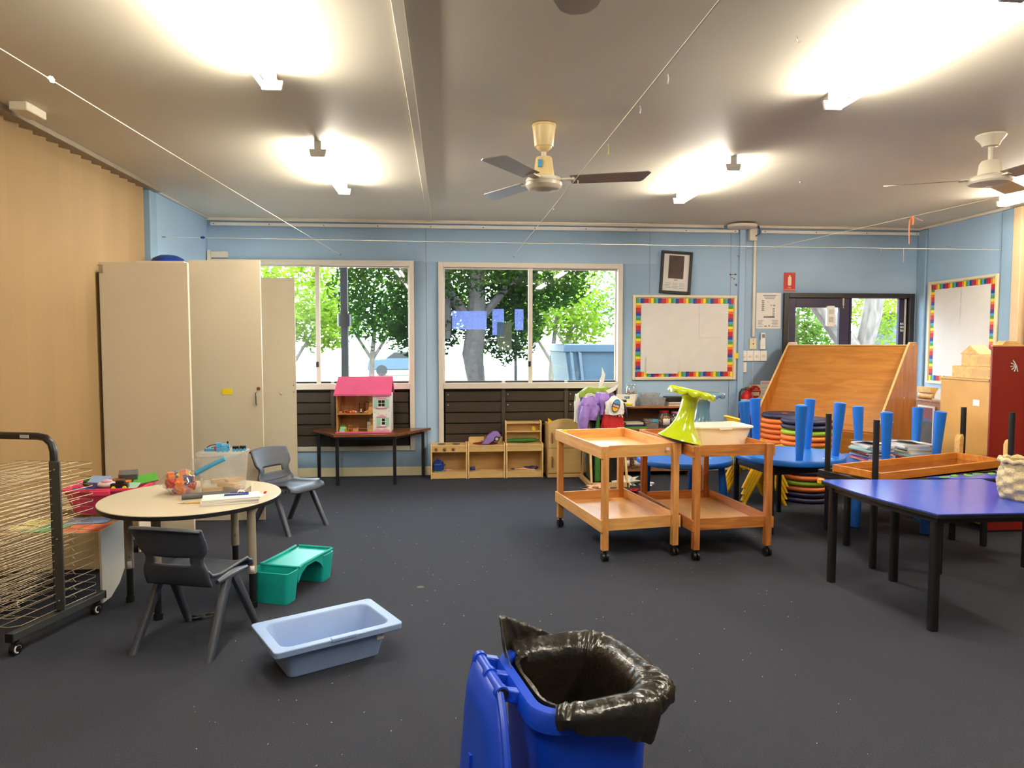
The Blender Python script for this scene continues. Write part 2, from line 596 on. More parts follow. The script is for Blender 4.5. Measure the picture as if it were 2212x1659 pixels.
# seam in the carpet
sp = [(.925, 4.15), (.931, 3.71), (.926, 3.4), (.919, 3.13), (.905, 2.9), (.894, 2.68), (.90, 2.56), (.916, 2.45), (.93, 2.3), (.95, 2.0)]
b = B()
fine = []
for i in range(len(sp) - 1):
    for t in range(6):
        a = t / 6
        fine.append((sp[i][0] * (1 - a) + sp[i + 1][0] * a + random.uniform(-.004, .004), sp[i][1] * (1 - a) + sp[i + 1][1] * a))
n = len(fine)
b.loft([[(x - ww, y, .0002), (x + ww, y, .0002), (x + ww, y, .0006), (x - ww, y, .0006)] for (x, y), ww in zip(fine, [random.uniform(.001, .0028) for _ in fine])])
o = b.build('trim_17', 'dark_gap')
o['kind'] = 'structure'
# lint on the carpet
b = B()
for _ in range(260):
    y = 1.6 + 5.5 * random.random() ** 1.4
    x = random.uniform(-1.9, 3.0) * (.3 + .7 * y / 7)
    L, a = random.uniform(.0015, .007), random.uniform(0, PI)
    b.bar((x, y, .002), (x + L * math.cos(a), y + L * math.sin(a), .003), random.uniform(.0008, .002), .001)
o = b.build('carpet_lint', 'light_grey', smooth=0)
o['label'] = 'pale lint specks scattered on the charcoal carpet'
o['category'] = 'lint'
o['kind'] = 'stuff'

# ---------------------------------------------------------------- windows
def window(n, x0, x1, z0, z1, mull, sash_left):
    w_ = bpy.data.objects.new('window_%d' % n, None)
    COL.objects.link(w_)
    w_['kind'] = 'structure'
    zs_ = 1.0
    b = B()
    t = .055
    y0, y1 = YB - .03, YB + .11
    b.bb(x0, x0 + t, y0, y1, z0, z1)
    b.bb(x1 - t, x1, y0, y1, z0, z1)
    b.bb(x0 + t, x1 - t, y0, y1, z1 - t, z1)
    b.bb(x0 + t, x1 - t, y0 + .01, y1, z0, z0 + .05)
    b.build('window_frame', 'white_trim', w_, bev=.004)
    b = B()
    b.bb(x0 + t, x1 - t, y0 - .012, y1, zs_ - .012, zs_ + .055)
    b.build('window_sill', 'white_trim', w_, bev=.005)
    # aluminium sashes
    for (a, c, yy) in ((x0 + t, mull + .02, YB + .035), (mull - .02, x1 - t, YB + .065)):
        b = B()
        m = .018
        za, zb = zs_ + .055, z1 - t
        b.bb(a, a + m, yy - .012, yy + .012, za, zb)
        b.bb(c - m, c, yy - .012, yy + .012, za, zb)
        b.bb(a + m, c - m, yy - .012, yy + .012, zb - m, zb)
        b.bb(a + m, c - m, yy - .012, yy + .012, za, za + m)
        s = b.build('sash', 'white_trim', w_, bev=.002)
        B().bb(a + m, c - m, yy - .002, yy + .002, za + m, zb - m).build('pane', 'glass', s)
    b = B()
    b.bb(mull - .024, mull + .024, YB + .005, YB + .03, zs_ + .055, z1 - t)
    b.build('mullion', 'white_trim', w_, bev=.002)
    b = B()
    b.bb(mull - .026, mull + .004, YB - .006, YB + .006, 1.24, 1.30)
    b.build('latch', 'black', w_, bev=.002)
    return w_
win1 = window(1, *W1, -1.45, True)
win2 = window(2, *W2, .94, False)

def louvres(win, x0, x1, splits):
    """Dark panelled boards filling the opening below the sill."""
    edges = [x0] + splits + [x1]
    for a, c in zip(edges[:-1], edges[1:]):
        b = B()
        z = .345
        k = 0
        while z < .97:
            h = .118
            b.add([(a + .02, YB + .03, z), (c - .02, YB + .03, z), (c - .02, YB + .012, z + h - .006), (a + .02, YB + .012, z + h - .006),
                   (a + .02, YB + .05, z), (c - .02, YB + .05, z), (c - .02, YB + .05, z + h - .006), (a + .02, YB + .05, z + h - .006)],
                  [(0, 1, 2, 3), (4, 7, 6, 5), (0, 4, 5, 1), (3, 2, 6, 7), (0, 3, 7, 4), (1, 5, 6, 2)])
            z += h + .006
        b.build('louvre_panel', 'dark_board', win, smooth=0, bev=.002)
    B().bb(x0, x1, YB + .055, YB + .09, .34, 1.0).build('backing_panel', 'dark_gap', win)
    for x in edges[1:-1]:
        B().bb(x - .022, x + .022, YB + .0, YB + .05, .34, .985).build('post', 'dark_board', win, bev=.003)
    for x in edges[:-1]:
        b = B()
        for z in (.5, .62):
            b.cyl((x + .05, YB - .004, z + .3), (x + .05, YB + .02, z + .3), .006)
        b.build('fitting', 'light_grey', win)
louvres(win1, W1[0] + .055, W1[1] - .055, [-1.3])
louvres(win2, W2[0] + .055, W2[1] - .055, [.63, 1.36])

# ---------------------------------------------------------------- glazed door on the right
dr = bpy.data.objects.new('door_1', None)
COL.objects.link(dr)
dr['kind'] = 'structure'
b = B()
x0, x1, zt = DR[0], DR[1], DR[3]
b.bb(x0, x0 + .06, YB - .03, YB + .11, 0, zt)
b.bb(x1 - .06, x1, YB - .03, YB + .11, 0, zt)
b.bb(x0 + .06, x1 - .06, YB - .03, YB + .11, zt - .055, zt)
b.build('door_frame', 'door_black', dr, bev=.004)
b = B()
a, c = x0 + .06, 4.78
b.bb(a, a + .1, YB + .0, YB + .045, 0, zt - .055)
b.bb(c - .13, c, YB + .0, YB + .045, 0, zt - .055)
b.bb(a + .1, c - .13, YB + .0, YB + .045, 1.93, zt - .055)
b.bb(a + .1, c - .13, YB + .0, YB + .045, 0, .3)
lf = b.build('door_leaf', 'door_navy', dr, bev=.004)
B().bb(a + .1, c - .13, YB + .02, YB + .025, .3, 1.93).build('pane', 'glass', lf)
b = B()
b.bb(4.78, 4.80, YB - .01, YB + .06, 0, zt - .055)
b.bb(x1 - .16, x1 - .06, YB + .03, YB + .07, 0, zt - .055)
b.build('fixed_stile', 'door_navy', dr, bev=.003)
B().bb(4.80, x1 - .16, YB + .045, YB + .05, 0.05, zt - .055).build('side_pane', 'glass', dr)
B().bb(x1 - .095, x1 - .075, YB + .015, YB + .03, 0, zt - .06).build('edge_strip', 'light_grey', dr, bev=.003)
b = B()
for q in range(3):
    b.box((x1 - .12, YB + .022, 1.66 + q * .04), (.05, .014, .03))
b.build('hinge', 'chrome', dr, bev=.002)
b = B()
b.box((4.69, YB - .008, 2.0), (.025, .016, .09))
b.cyl((4.69, YB - .012, 1.92), (4.69, YB - .012, 2.06), .006)
b.build('bolt', 'chrome', dr, bev=.002)
b = B()
b.prism([(px_, pz_) for px_, pz_ in rrect(.1, .24, .02, 3)], 0, .03, T(4.53, YB - .0, 1.83, rx=PI / 2))
lk = b.build('lock_plate', 'white', dr)
b = B()
b.box((4.53, YB - .036, 1.88), (.05, .012, .05))
b.box((4.53, YB - .036, 1.79), (.05, .012, .06))
b.build('latch', 'light_grey', lk, bev=.003)

# ================================================================= OUTSIDE
struct('ground', B().bb(-30, 40, YB + .1, 60, -.5, -.4), 'soil')
b = B()
b.bb(-30, 40, 24, 60, -.4, -.36)
o = b.build('lawn', 'grass')
o['kind'] = 'structure'
def leaves(b, c, r, n, size, shell=.35, flat=0.0):
    for _ in range(n):
        d = Vector((random.gauss(0, 1), random.gauss(0, 1), random.gauss(0, 1))).normalized()
        k = shell + (1 - shell) * random.random() ** .6
        k *= 1 + .28 * noise.noise(d * 2.3 + Vector(c))
        p = Vector((c[0] + d.x * r[0] * k, c[1] + d.y * r[1] * k, c[2] + d.z * r[2] * k))
        u = Vector((random.gauss(0, 1), random.gauss(0, 1), random.gauss(0, .6))).normalized()
        v = u.cross(Vector((random.gauss(0, 1), random.gauss(0, 1), random.gauss(0, 1)))).normalized()
        s = size * random.uniform(.6, 1.3)
        b.add([p - u * s, p + v * s * .42, p + u * s, p - v * s * .42], [(0, 1, 2, 3)])
def tree(label, loc, trunk, crowns, leafm, n, size, barkm='bark', group=None, branches=()):
    t = thing('tree', label, 'tree', loc, 0, group)
    b = B()
    b.tube([p for p, r in trunk], [r for p, r in trunk], 10)
    for br in branches:
        b.tube([p for p, r in br], [r for p, r in br], 8)
    b.build('trunk', barkm, t)
    b = B()
    for (c, r, f) in crowns:
        leaves(b, c, r, int(n * f), size)
    b.build('foliage', leafm, t, smooth=0)
    return t
tree('large dark leafy tree with a thick trunk standing outside the windows', (.56, 14, -.4),
     [((0, 0, 0), .2), ((.0, 0, 1.1), .17), ((-.08, 0, 1.7), .21), ((.0, 0, 2.3), .19), ((.02, 0, 3.4), .15), ((.1, .1, 5.0), .09)],
     [((-.3, 0, 4.2), (1.9, 1.6, 1.5), .32), ((-1.7, -.1, 3.2), (1.15, 1.0, 1.35), .2), ((1.35, 0, 3.6), (1.0, .9, 1.2), .18), ((-1.0, .4, 2.15), (.75, .7, .55), .08), ((.7, .5, 2.3), (.7, .6, .8), .09),
      ((-.2, .7, 3.0), (1.6, .5, 1.0), .13)], 'leaf_dark', 27000, .062,
     branches=[[((0, 0, 2.2), .12), ((-.7, .1, 3.1), .09), ((-1.5, .1, 3.6), .05)], [((0, 0, 2.3), .1), ((.6, .1, 3.0), .07), ((1.4, .1, 3.5), .04)], [((-.6, .05, 2.0), .1), ((-.62, .05, 3.2), .13), ((-.9, 0, 4.2), .06)]])
far = [((-4.6, 21, -.36), 'leaf_lime', 1.0, 'yellow green tree behind the white cupboards'), ((-2.6, 24, -.36), 'leaf_mid', 1.1, 'pale green tree beyond the dark porch post'),
       ((3.2, 22, -.36), 'leaf_lime', 1.05, 'yellow green tree above the dumpster, nearer one'), ((4.6, 27, -.36), 'leaf_mid', 1.3, 'pale green tree far behind the dumpster'),
       ((-6.6, 30, -.36), 'leaf_lime', 1.4, 'bright tree far off at the left window edge'), ((1.4, 31, -.36), 'leaf_lime', 1.3, 'bright tree far behind the thick trunk')]
for (loc, lm, s, lab) in far:
    tree(lab, loc, [((0, 0, 0), .1 * s), ((.05, 0, 1.3 * s), .08 * s), ((.2, 0, 2.6 * s), .05 * s)],
         [((0, 0, 3.3 * s), (1.7 * s, 1.2 * s, 1.5 * s), .6), ((.9 * s, 0, 2.3 * s), (.8 * s, .7 * s, .7 * s), .2), ((-.9 * s, 0, 2.4 * s), (.9 * s, .7 * s, .8 * s), .2)], lm, 3000, .11, 'pale_bark', 'sunlit trees beyond the yard',
         branches=[[((.05, 0, 1.2 * s), .06 * s), ((-.7 * s, 0, 2.4 * s), .03 * s)], [((.05, 0, 1.2 * s), .06 * s), ((.8 * s, 0, 2.4 * s), .03 * s)]])
# trees outside the glazed door
tree('rough trunk leaning across the glazed door pane with drooping leaves', (7.7, 12.2, -.4), [((0, 0, 0), .26), ((-.25, 0, 1.6), .2), ((-.95, 0, 2.5), .17), ((-1.5, 0, 3.1), .13)],
     [((.5, .8, 3.0), (.7, .6, 1.3), .5), ((-1.2, .8, 3.3), (.7, .6, .6), .3), ((1.1, .9, 2.2), (.5, .4, .7), .2)], 'leaf_lime', 3000, .05, 'pale_bark',
     branches=[[((-.25, 0, 1.5), .15), ((-.1, -.1, 2.4), .17), ((.05, -.1, 3.6), .15)]])
t = thing('broadleaf_plant', 'low green broad-leaved plant outside the glazed door', 'plant', (5.5, 10.5, -.4))
b = B()
for k in range(12):
    a = k * 2.4
    L = random.uniform(.35, .6)
    def lf_(u, v, a=a, L=L):
        rr = L * u
        return (rr * math.cos(a) + (v - .5) * .22 * math.sin(PI * min(1, u + .05)) * -math.sin(a), rr * math.sin(a) + (v - .5) * .22 * math.sin(PI * min(1, u + .05)) * math.cos(a), 1.35 + .75 * u - .5 * u * u + .1 * k / 12)
    b.grid(lf_, 6, 2)
b.build('leaf_cluster', 'leaf_lime', t, smooth=60)
B().tube([(0, 0, 0), (.02, 0, .8), (0, 0, 1.4)], [.05, .04, .03]).build('stem', 'pale_bark', t)
tree('small bright tree far beyond the left door pane', (10.6, 21, -.4), [((0, 0, 0), .1), ((.1, 0, 1.6), .08), ((.2, 0, 3.0), .05)], [((0, 0, 2.9), (1.0, .8, 1.5), .7), ((.8, 0, 1.8), (.7, .6, .8), .3)], 'leaf_mid', 2600, .1, 'pale_bark')
# brick house with a red roof seen through the door
h = thing('brick_house', 'pale brick house with a red roof beyond the door', 'house', (12.6, 19, -.4))
b = B()
b.bb(0, 4, 0, 1.6, 0, 2.75)
b.build('wall', 'brick_pale', h)
b = B()
b.add([(-.4, -.4, 2.75), (4.4, -.4, 2.75), (4.4, 2.0, 2.75), (-.4, 2.0, 2.75), (.5, .8, 4.0), (3.6, .8, 4.0)], [(0, 1, 5, 4), (1, 2, 5), (2, 3, 4, 5), (3, 0, 4), (3, 2, 1, 0)])
b.build('roof', 'roof_red', h, smooth=0)
b = B()
for i in range(4):
    for k in range(5):
        b.box((.25 + i * .17, -.01, 1.1 + k * .22), (.09, .05, .1))
b.build('breeze_block_screen', 'dark_gap', h)
# skip / dumpster
d = thing('dumpster', 'grey green metal dumpster outside the right half of the window', 'dumpster', (2.12, 13, -.4))
b = B()
b.add([(.3, 0, 0), (3.0, 0, 0), (3.0, 1.8, 0), (.3, 1.8, 0), (.03, -.1, 1.8), (3.2, -.1, 1.8), (3.2, 1.9, 1.8), (.03, 1.9, 1.8)], [(0, 3, 2, 1), (4, 5, 6, 7), (0, 1, 5, 4), (1, 2, 6, 5), (2, 3, 7, 6), (3, 0, 4, 7)])
b.build('body', 'dumpster_green', d)
B().bb(0, 3.25, -.16, 1.96, 1.74, 1.9).build('rim', 'dumpster_green', d, bev=.02)
for x in (.12, .28):
    B().bar((x + .22, -.02, 0), (x, -.12, 1.8), .07, .06).build('rib', 'dumpster_green', d)
B().bar((1.15, -.12, 1.25), (1.15, -.14, 1.74), .12, .06).build('lug', 'dumpster_green', d)
B().box((1.15, -.16, 1.22), (.16, .05, .12)).build('tag', 'pale_pink', d)
# porch post and light pole
p = thing('porch_post', 'dark porch post with a bracket outside the left window', 'post', (-1.363, 9.5, -.4))
B().bb(-.045, .045, -.045, .045, 0, 3.3).build('shaft', 'pole_grey', p, bev=.004)
b = B()
b.prism(rrect(.17, .16, .03, 3), 2.13, 2.29)
b.build('bracket', 'door_black', p)
p = thing('light_pole', 'thin dark pole standing beside the thick tree trunk', 'pole', (1.53, 16, -.4))
B().cyl((0, 0, 0), (0, 0, 5), .035).build('shaft', 'pole_grey', p)
B().box((0, 0, .02), (.2, .2, .04)).build('base_plate', 'pole_grey', p)
# parked car far off, behind the low branches
c = thing('parked_car', 'pale blue car parked far behind the dollhouse', 'car', (-2.6, 42, -.36), rad(5))
b = B()
prof = [(-2.1, .35), (-2.1, .85), (-1.9, .98), (-1.1, 1.02), (-.6, 1.42), (.7, 1.45), (1.3, 1.0), (2.0, .9), (2.15, .6), (2.15, .35)]
b.loft([[(x, y, z) for x, z in prof] for y in (-.8, .8)])
b.build('body', 'car_blue', c, bev=.06)
b = B()
b.loft([[(x, y, z) for x, z in [(-1.0, 1.05), (-.58, 1.36), (.62, 1.38), (1.1, 1.05)]] for y in (-.82, .82)])
b.build('windows', 'dark_gap', c)
for x in (-1.3, 1.35):
    for y in (-.75, .75):
        B().cyl((x, y - .09, .32), (x, y + .09, .32), .32, n=18).build('wheel', 'black', c)
# thin tinted see-through sheets on the right window's left pane
for (x0_, x1_, z0_, z1_, m_, lab) in ((.045, .44, 1.665, 1.875, 'tinted_sheet', 'wide bluish sheet on the glass left of the trunk'), (.505, .64, 1.60, 1.90, 'tinted_sheet', 'narrow bluish sheet on the glass right of the trunk'),
                                (.56, .73, 1.42, 1.75, 'grey_sheet', 'greyish see-through sheet low on the window glass'), (.765, .865, 1.66, 1.90, 'tinted_sheet', 'bluish sheet on the glass over the thin pole')):
    bb_ = B().bb(x0_, x1_, YB + .05, YB + .0515, z0_, z1_)
    tag(bb_.build('glass_sheet', m_), lab, 'sheet', 'sheets on the window glass')

# ================================================================= CEILING THINGS
def batten(label, x, y, L=1.25):
    t = thing('batten_light', label, 'light', (x, y, ZC), 0, 'twin tube batten lights on the ceiling')
    B().bb(-.024, .024, -L / 2, L / 2, -.055, 0).build('channel', 'white', t, bev=.003)
    B().bb(-.02, .02, -L / 2 + .03, L / 2 - .03, -.075, -.055).build('tray', 'white', t, bev=.002)
    for s in (-1, 1):
        b = B()
        y0, y1 = sorted((s * L / 2, s * (L / 2 - .022)))
        b.add([(-.058, y0, -.055), (.058, y0, -.055), (.058, y1, -.055), (-.058, y1, -.055), (-.048, y0, -.105), (.048, y0, -.105), (.048, y1, -.105), (-.048, y1, -.105)],
              [(0, 1, 2, 3), (4, 7, 6, 5), (0, 4, 5, 1), (1, 5, 6, 2), (2, 6, 7, 3), (3, 7, 4, 0)])
        b.build('end_cap', 'white', t, bev=.004)
    for s in (-1, 1):
        B().cyl((s * .036, -L / 2 + .02, -.088), (s * .036, L / 2 - .02, -.088), .013, n=10).build('tube', 'tube_light', t)
    return t
bt = batten('twin tube batten light over the white cupboards, the one nearer the windows', -.88, 5.6)
for lab, x, y in (('twin tube batten light at the top left, cut by the picture edge', -.88, 3.11), ('twin tube batten light right of the middle fan, nearer the windows', 2.1, 5.72),
                  ('large twin tube batten light at the upper right corner', 2.1, 3.14), ('twin tube batten light under the right fan at the picture edge', 5.15, 5.6),
                  ('twin tube batten light hidden above the right fan side', 5.15, 3.1), ('twin tube batten light behind the viewer on the left row', -.88, .4), ('twin tube batten light behind the viewer on the right row', 2.1, .4)):
    dup(bt, (x, y, ZC), 0, lab)

def blade(b, r0, r1, w0, w1, th=.004, tw=rad(-11), cut=.05):
    pts = [(r0, -w0 / 2), (r1 - .015, -w1 / 2), (r1, -w1 / 2 + .02), (r1 - cut, w1 / 2 - .015), (r1 - cut - .02, w1 / 2), (r0, w0 / 2)]
    R = Matrix.Rotation(tw, 4, 'X')
    b.loft([[tuple(R @ Vector((x, y, z))) for x, y in pts] for z in (-th / 2, th / 2)])

f1 = thing('ceiling_fan', 'cream ceiling fan with three blades over the middle of the room', 'fan', (.607, 4.48, ZC))
B().lathe([(.03, 0), (.074, -.004), (.077, -.016), (.073, -.02), (.06, -.135), (.057, -.142), (.05, -.142), (.047, -.15), (.022, -.172), (.01, -.174)], 28).build('canopy', 'cream_fan', f1)
B().cyl((0, 0, -.17), (0, 0, -.235), .016).build('rod', 'fan_white', f1)
B().lathe([(.02, -.205), (.048, -.207), (.052, -.215), (.066, -.325), (.06, -.33)], 28).build('shroud', 'cream_fan', f1)
B().bb(-.045, -.02, -.068, -.054, -.28, -.235).build('sticker', 'sky_blue', f1)
B().lathe([(.06, -.328), (.108, -.338), (.115, -.35), (.115, -.362), (.112, -.364), (.115, -.367), (.115, -.385), (.1, -.405), (.085, -.41), (.05, -.413), (.04, -.42), (.0, -.421)], 32).build('motor', 'fan_white', f1)
for k in range(3):
    b = B()
    blade(b, .17, .665, .115, .135, tw=rad((-12, 7, 9)[k]))
    X = T(0, 0, -.35, rz=rad((-16, 120, 236)[k]))
    bl = b.build('blade', 'fan_blade', f1, X=X)
    b = B()
    b.bar((.1, 0, 0), (.2, 0, .0), .06, .01)
    b.cyl((.19, -.03, -.008), (.19, -.03, .008), .006, n=8)
    b.cyl((.19, .03, -.008), (.19, .03, .008), .006, n=8)
    b.build('bracket', 'fan_white', bl)
f2 = thing('ceiling_fan', 'white ceiling fan at the right edge of the picture', 'fan', (3.576, 4.43, ZC))
B().lathe([(.03, 0), (.088, -.003), (.09, -.014), (.078, -.03), (.06, -.05), (.052, -.07), (.048, -.078), (.02, -.082)], 28).build('canopy', 'fan_white', f2)
B().cyl((0, 0, -.08), (0, 0, -.175), .014).build('rod', 'fan_white', f2)
B().lathe([(.015, -.17), (.05, -.173), (.062, -.19), (.072, -.265), (.06, -.268)], 28).build('shroud', 'fan_white', f2)
B().lathe([(.06, -.265), (.115, -.276), (.128, -.29), (.13, -.31), (.12, -.322), (.06, -.335), (.02, -.338), (.015, -.346), (.0, -.347)], 32).build('motor', 'fan_white', f2)
for k, (a, tw) in enumerate(((rad(155), -12), (rad(35), -12), (rad(-85), -14))):
    b = B()
    blade(b, .14, .62, .12, .13, tw=rad(tw))
    bl = b.build('blade', 'fan_blade', f2, X=T(0, 0, -.29, rz=a))
    b = B()
    b.bar((.1, 0, 0), (.17, 0, 0), .06, .01)
    b.build('bracket', 'fan_white', bl)
f3 = thing('ceiling_fan', 'ceiling fan above the viewer showing only one blade tip at the top edge', 'fan', (.36, 1.3, ZC))
B().lathe([(.03, 0), (.088, -.003), (.09, -.014), (.06, -.05), (.048, -.078), (.02, -.082)], 24).build('canopy', 'fan_white', f3)
B().cyl((0, 0, -.08), (0, 0, -.4), .014).build('rod', 'fan_white', f3)
B().lathe([(.02, -.38), (.06, -.4), (.12, -.45), (.12, -.49), (.05, -.52), (0, -.522)], 24).build('motor', 'fan_white', f3)
for k in range(3):
    b = B()
    pts = [(.14, -.055), (.6, -.062), (.645, -.04), (.655, 0), (.64, .03), (.58, .062), (.14, .055)]
    b.loft([[(x, y, z) for x, y in pts] for z in (-.003, .003)])
    b.build('blade', 'fan_white', f3, X=T(0, 0, -.48, rz=rad(92) + k * 2 * PI / 3))
t = thing('smoke_detector', 'small cream box on the ceiling by the left partition', 'detector', (-2.43, 4.42, ZC))
B().bb(-.05, .05, -.1, .1, -.05, 0).build('housing', 'off_white', t, bev=.006)
b = B()
for x, y in ((1.57, 3.12), (2.97, 5.8), (1.78, 5.83)):
    hk = thing('ceiling_hook', {1.57: 'small metal hook in the ceiling left of the upper right light', 2.97: 'tiny hook in the ceiling left of the right fan', 1.78: 'tiny hook in the ceiling beside the light right of the middle fan'}[x], 'hook', (x, y, ZC), 0, 'ceiling hooks')
    B().tube([(0, 0, 0), (0, 0, -.015), (.008, 0, -.03), (.016, 0, -.02)], .002, 6).build('wire', 'chrome', hk)

# ---------------------------------------------------------------- strings
def string(label, a, c, sag, wallhook):
    t = thing('hanging_string', label, 'string', a, 0, 'strings stretched across the room')
    a, c = Vector(a), Vector(c)
    d = c - a
    B().tube([d * (i / 20) + Vector((0, 0, -sag * math.sin(PI * i / 20))) for i in range(21)], .0022, 5).build('cord', 'rope', t)
    for q in wallhook:
        p = Vector((0, 0, 0)) if q[0] == 0 else d
        B().tube([p + Vector(v) for v in q[1]], .003, 6).build('hook_eye', 'chrome', t)
    return t
e = lambda y: [(0, y, 0), (0, y * .3, 0), (.008, 0, .006), (.008, -y * .2, -.004), (-.004, -y * .2, -.008)]
s1 = string('pale string running from above the left window to the upper left corner', (-1.19, YB - .03, 2.49), (-1.56, 1.5, 2.5), .01, [(0, e(.03))])
for fr, lab in ((.83, 1), (.66, 2)):
    pass
p_ = Vector((-1.495, 2.88, 2.495))
B(T(*(p_ - Vector((-1.19, YB - .03, 2.49))))).ball((0, 0, .006), (.007, .02, .012), amp=.6).build('knot', 'white', s1)
s2 = string('pale string crossing in front of the middle fan from above the right window', (.74, YB - .03, 2.49), (.82, -2.9, 2.5), .005, [(0, e(.03))])
for (x, y, dz, L, m) in ((.80, 3.52, 0, .05, 'lime_foam'), (.805, 2.95, 0, .03, 'light_grey'), (.79, 4.3, 0, .02, 'white'), (.775, 5.2, 0, .012, 'rope'), (.812, 2.6, 0, .035, 'light_grey')):
    o_ = Vector((.74, YB - .03, 2.49))
    q = Vector((x, y, 2.495)) - o_
    B().tube([q, q + Vector((.003, 0, -.4 * L)), q + Vector((.001, .003, -L))], .0025, 5).build('thread_end', m, s2)
s3 = string('pale string rising to the right fan with an orange ribbon tied on', (3.37, YB - .03, 2.53), (5.58, 1.13, 2.806), .002, [(0, e(.03))])
rb = tag(B().tube([(0, 0, 0), (-.02, 0, -.04), (-.022, 0, -.12), (-.018, 0, -.24)], [.004, .006, .006, .004], 6).build('ribbon', 'orange_foam', None), 'orange and pink ribbon tied to the right string', 'ribbon')
rb.location = (4.05, 5.90, 2.614)
B().tube([(0, 0, .002), (.012, 0, -.03), (.01, 0, -.075)], [.006, .012, .008], 6).build('tail', 'orange', rb)
B().tube([(0, 0, 0), (.05, 0, -.02), (.1, .0, -.035)], .002, 5).build('loose_thread', 'pale_pink', rb)
s4 = string('long pale string along the window wall from left wall to right wall', (XL + .06, 6.76, 2.475), (XR - .06, 6.765, 2.458), .006, [])
for (x, L, lab) in ((4.32, .05, 'short'), (4.56, .14, 'long')):
    B().tube([(x - XL - .06, 0, -.02), (x - XL - .055, 0, -.02 - L * .5), (x - XL - .06, 0, -.02 - L)], [.006, .004, .002], 5).build('frayed_end', 'taupe', s4)
B().tube([(.0, -.0, 0), (.03, 0, 0)], .006, 6).build('hook_eye', 'chrome', s4)
B().ball((.36, 0, 0), (.022, .01, .012)).build('peg', 'royal', s4)

# ================================================================= THINGS ON THE WINDOW WALL
WY = YB - .001
for lab, x0, x1, z in (('long white trunking strip above the windows', -2.58, 3.38, 2.81), ('short white trunking strip above the door', 3.66, 5.62, 2.81)):
    t = thing('wall_trunking', lab, 'trunking', (x0, WY, z))
    B().bb(0, x1 - x0, -.022, 0, -.018, .018).build('cover', 'white', t, bev=.004)
    n = int((x1 - x0) / .55)
    b = B()
    for k in range(n + 1):
        b.cyl((.04 + k * (x1 - x0 - .08) / n, -.024, 0), (.04 + k * (x1 - x0 - .08) / n, -.02, 0), .006, n=8)
    b.build('screw_heads', 'dark_gap', t)
t = thing('access_point', 'flat white disc shaped device on the wall under the ceiling', 'device', (3.36, YB - .17, 2.845))
B().prism([(x, y) for x, y in rrect(.33, .26, .12, 6)], -.018, .018).build('shell', 'white_trim', t, bev=.008)
B().bb(-.06, .06, .1, .17, -.015, .015).build('bracket', 'light_grey', t)
t = thing('junction_box', 'small cream junction box at the top of the conduit', 'box', (3.55, WY, 2.76))
B().bb(-.045, .045, -.05, 0, -.06, .09).build('lid', 'off_white', t, bev=.006)
B().tube([(-.15, -.1, .13), (-.02, -.07, .125), (.06, -.06, .1), (.065, -.06, .02), (.02, -.055, -.01)], .006, 8).build('cable', 'royal', t)
t = thing('conduit', 'cream vertical conduit on the wall above the thermostat plate', 'conduit', (3.585, WY, 1.58))
B().bb(-.016, .016, -.025, 0, 0, 1.14).build('pipe', 'off_white', t, bev=.008)
t = thing('switch_plate', 'old yellowed wall plate with a pull cord below the conduit', 'switch', (3.585, WY, 1.5))
B().bb(-.04, .04, -.016, 0, -.065, .065).build('plate', 'cream', t, bev=.004)
B().cyl((0, -.02, .0), (.0, -.02, -.48), .0015, n=6).build('cord', 'white', t)
b = B()
b.cyl((0, -.018, .045), (0, -.014, .045), .005, n=8)
b.cyl((0, -.022, .0), (0, -.014, .0), .008, n=8)
b.build('screw', 'brown', t)
t = thing('remote_holder', 'white air conditioner remote in a wall holder', 'remote', (3.70, WY, 1.53))
B().bb(-.03, .03, -.03, 0, -.095, .02).build('holder', 'white', t, bev=.004)
r_ = B().bb(-.026, .026, -.034, -.012, -.05, .1).build('body', 'white', t, bev=.006)
B().bb(-.018, .018, -.0355, -.03, .04, .085).build('screen', 'grey', r_)
for k in range(5):
    nm = ['first', 'second', 'third', 'fourth'][k] + ' white fan speed switch from the left in the row of four' if k < 4 else 'single white switch below the row of four'
    x, z = (3.472 + k * .082, 1.357) if k < 4 else (3.472, 1.222)
    t = thing('dial_switch', nm, 'switch', (x, WY, z), 0, 'white switches beside the pinboard')
    B().bb(-.04, .04, -.014, 0, -.062, .062).build('plate', 'white', t, bev=.005)
    if k < 4:
        B().cyl((0, -.028, 0), (0, -.012, 0), .014, .016).build('dial', 'off_white', t)
    else:
        for q in range(3):
            B().box((.0, -.015, .028 - q * .028), (.016, .006, .018)).build('rocker', 'off_white', t)
# evacuation plan
t = thing('evacuation_plan', 'laminated site plan sheet with a small map beside the door', 'plan', (3.77, WY, 1.89))
B().bb(-.15, .15, -.003, 0, -.21, .21).build('sheet', 'paper', t)
b = B()
def ink(b, x0, x1, z0, z1):
    b.bb(x0, x1, -.0042, -.003, z0, z1)
for k in range(3):
    ink(b, -.07 + .012 * k, .09 - .01 * k, .175 - k * .018, .183 - k * .018)
for k in range(6):
    ink(b, -.085, -.055, .11 - k * .022, .12 - k * .022 + .004)
    ink(b, .05, .075, .02 - k * .018, .03 - k * .018)
ink(b, -.06, .075, -.085, -.062)
ink(b, -.02, .0, .1, .106)
ink(b, .02, .04, .06, .068)
ink(b, .055, .08, .055, .07)
for k in range(5):
    ink(b, -.13, -.06 - .01 * (k % 3), -.118 - k * .017, -.112 - k * .017)
    ink(b, .04 + .01 * (k % 2), .12, -.118 - k * .017, -.112 - k * .017)
ink(b, -.05, -.02, -.19, -.175)
ink(b, .0, .02, -.185, -.17)
b.build('printed_map', 'grey', t)
t = thing('roster_sheet', 'paper sheet printed with grey and red rows, half behind the display unit', 'sheet', (3.80, WY, .91))
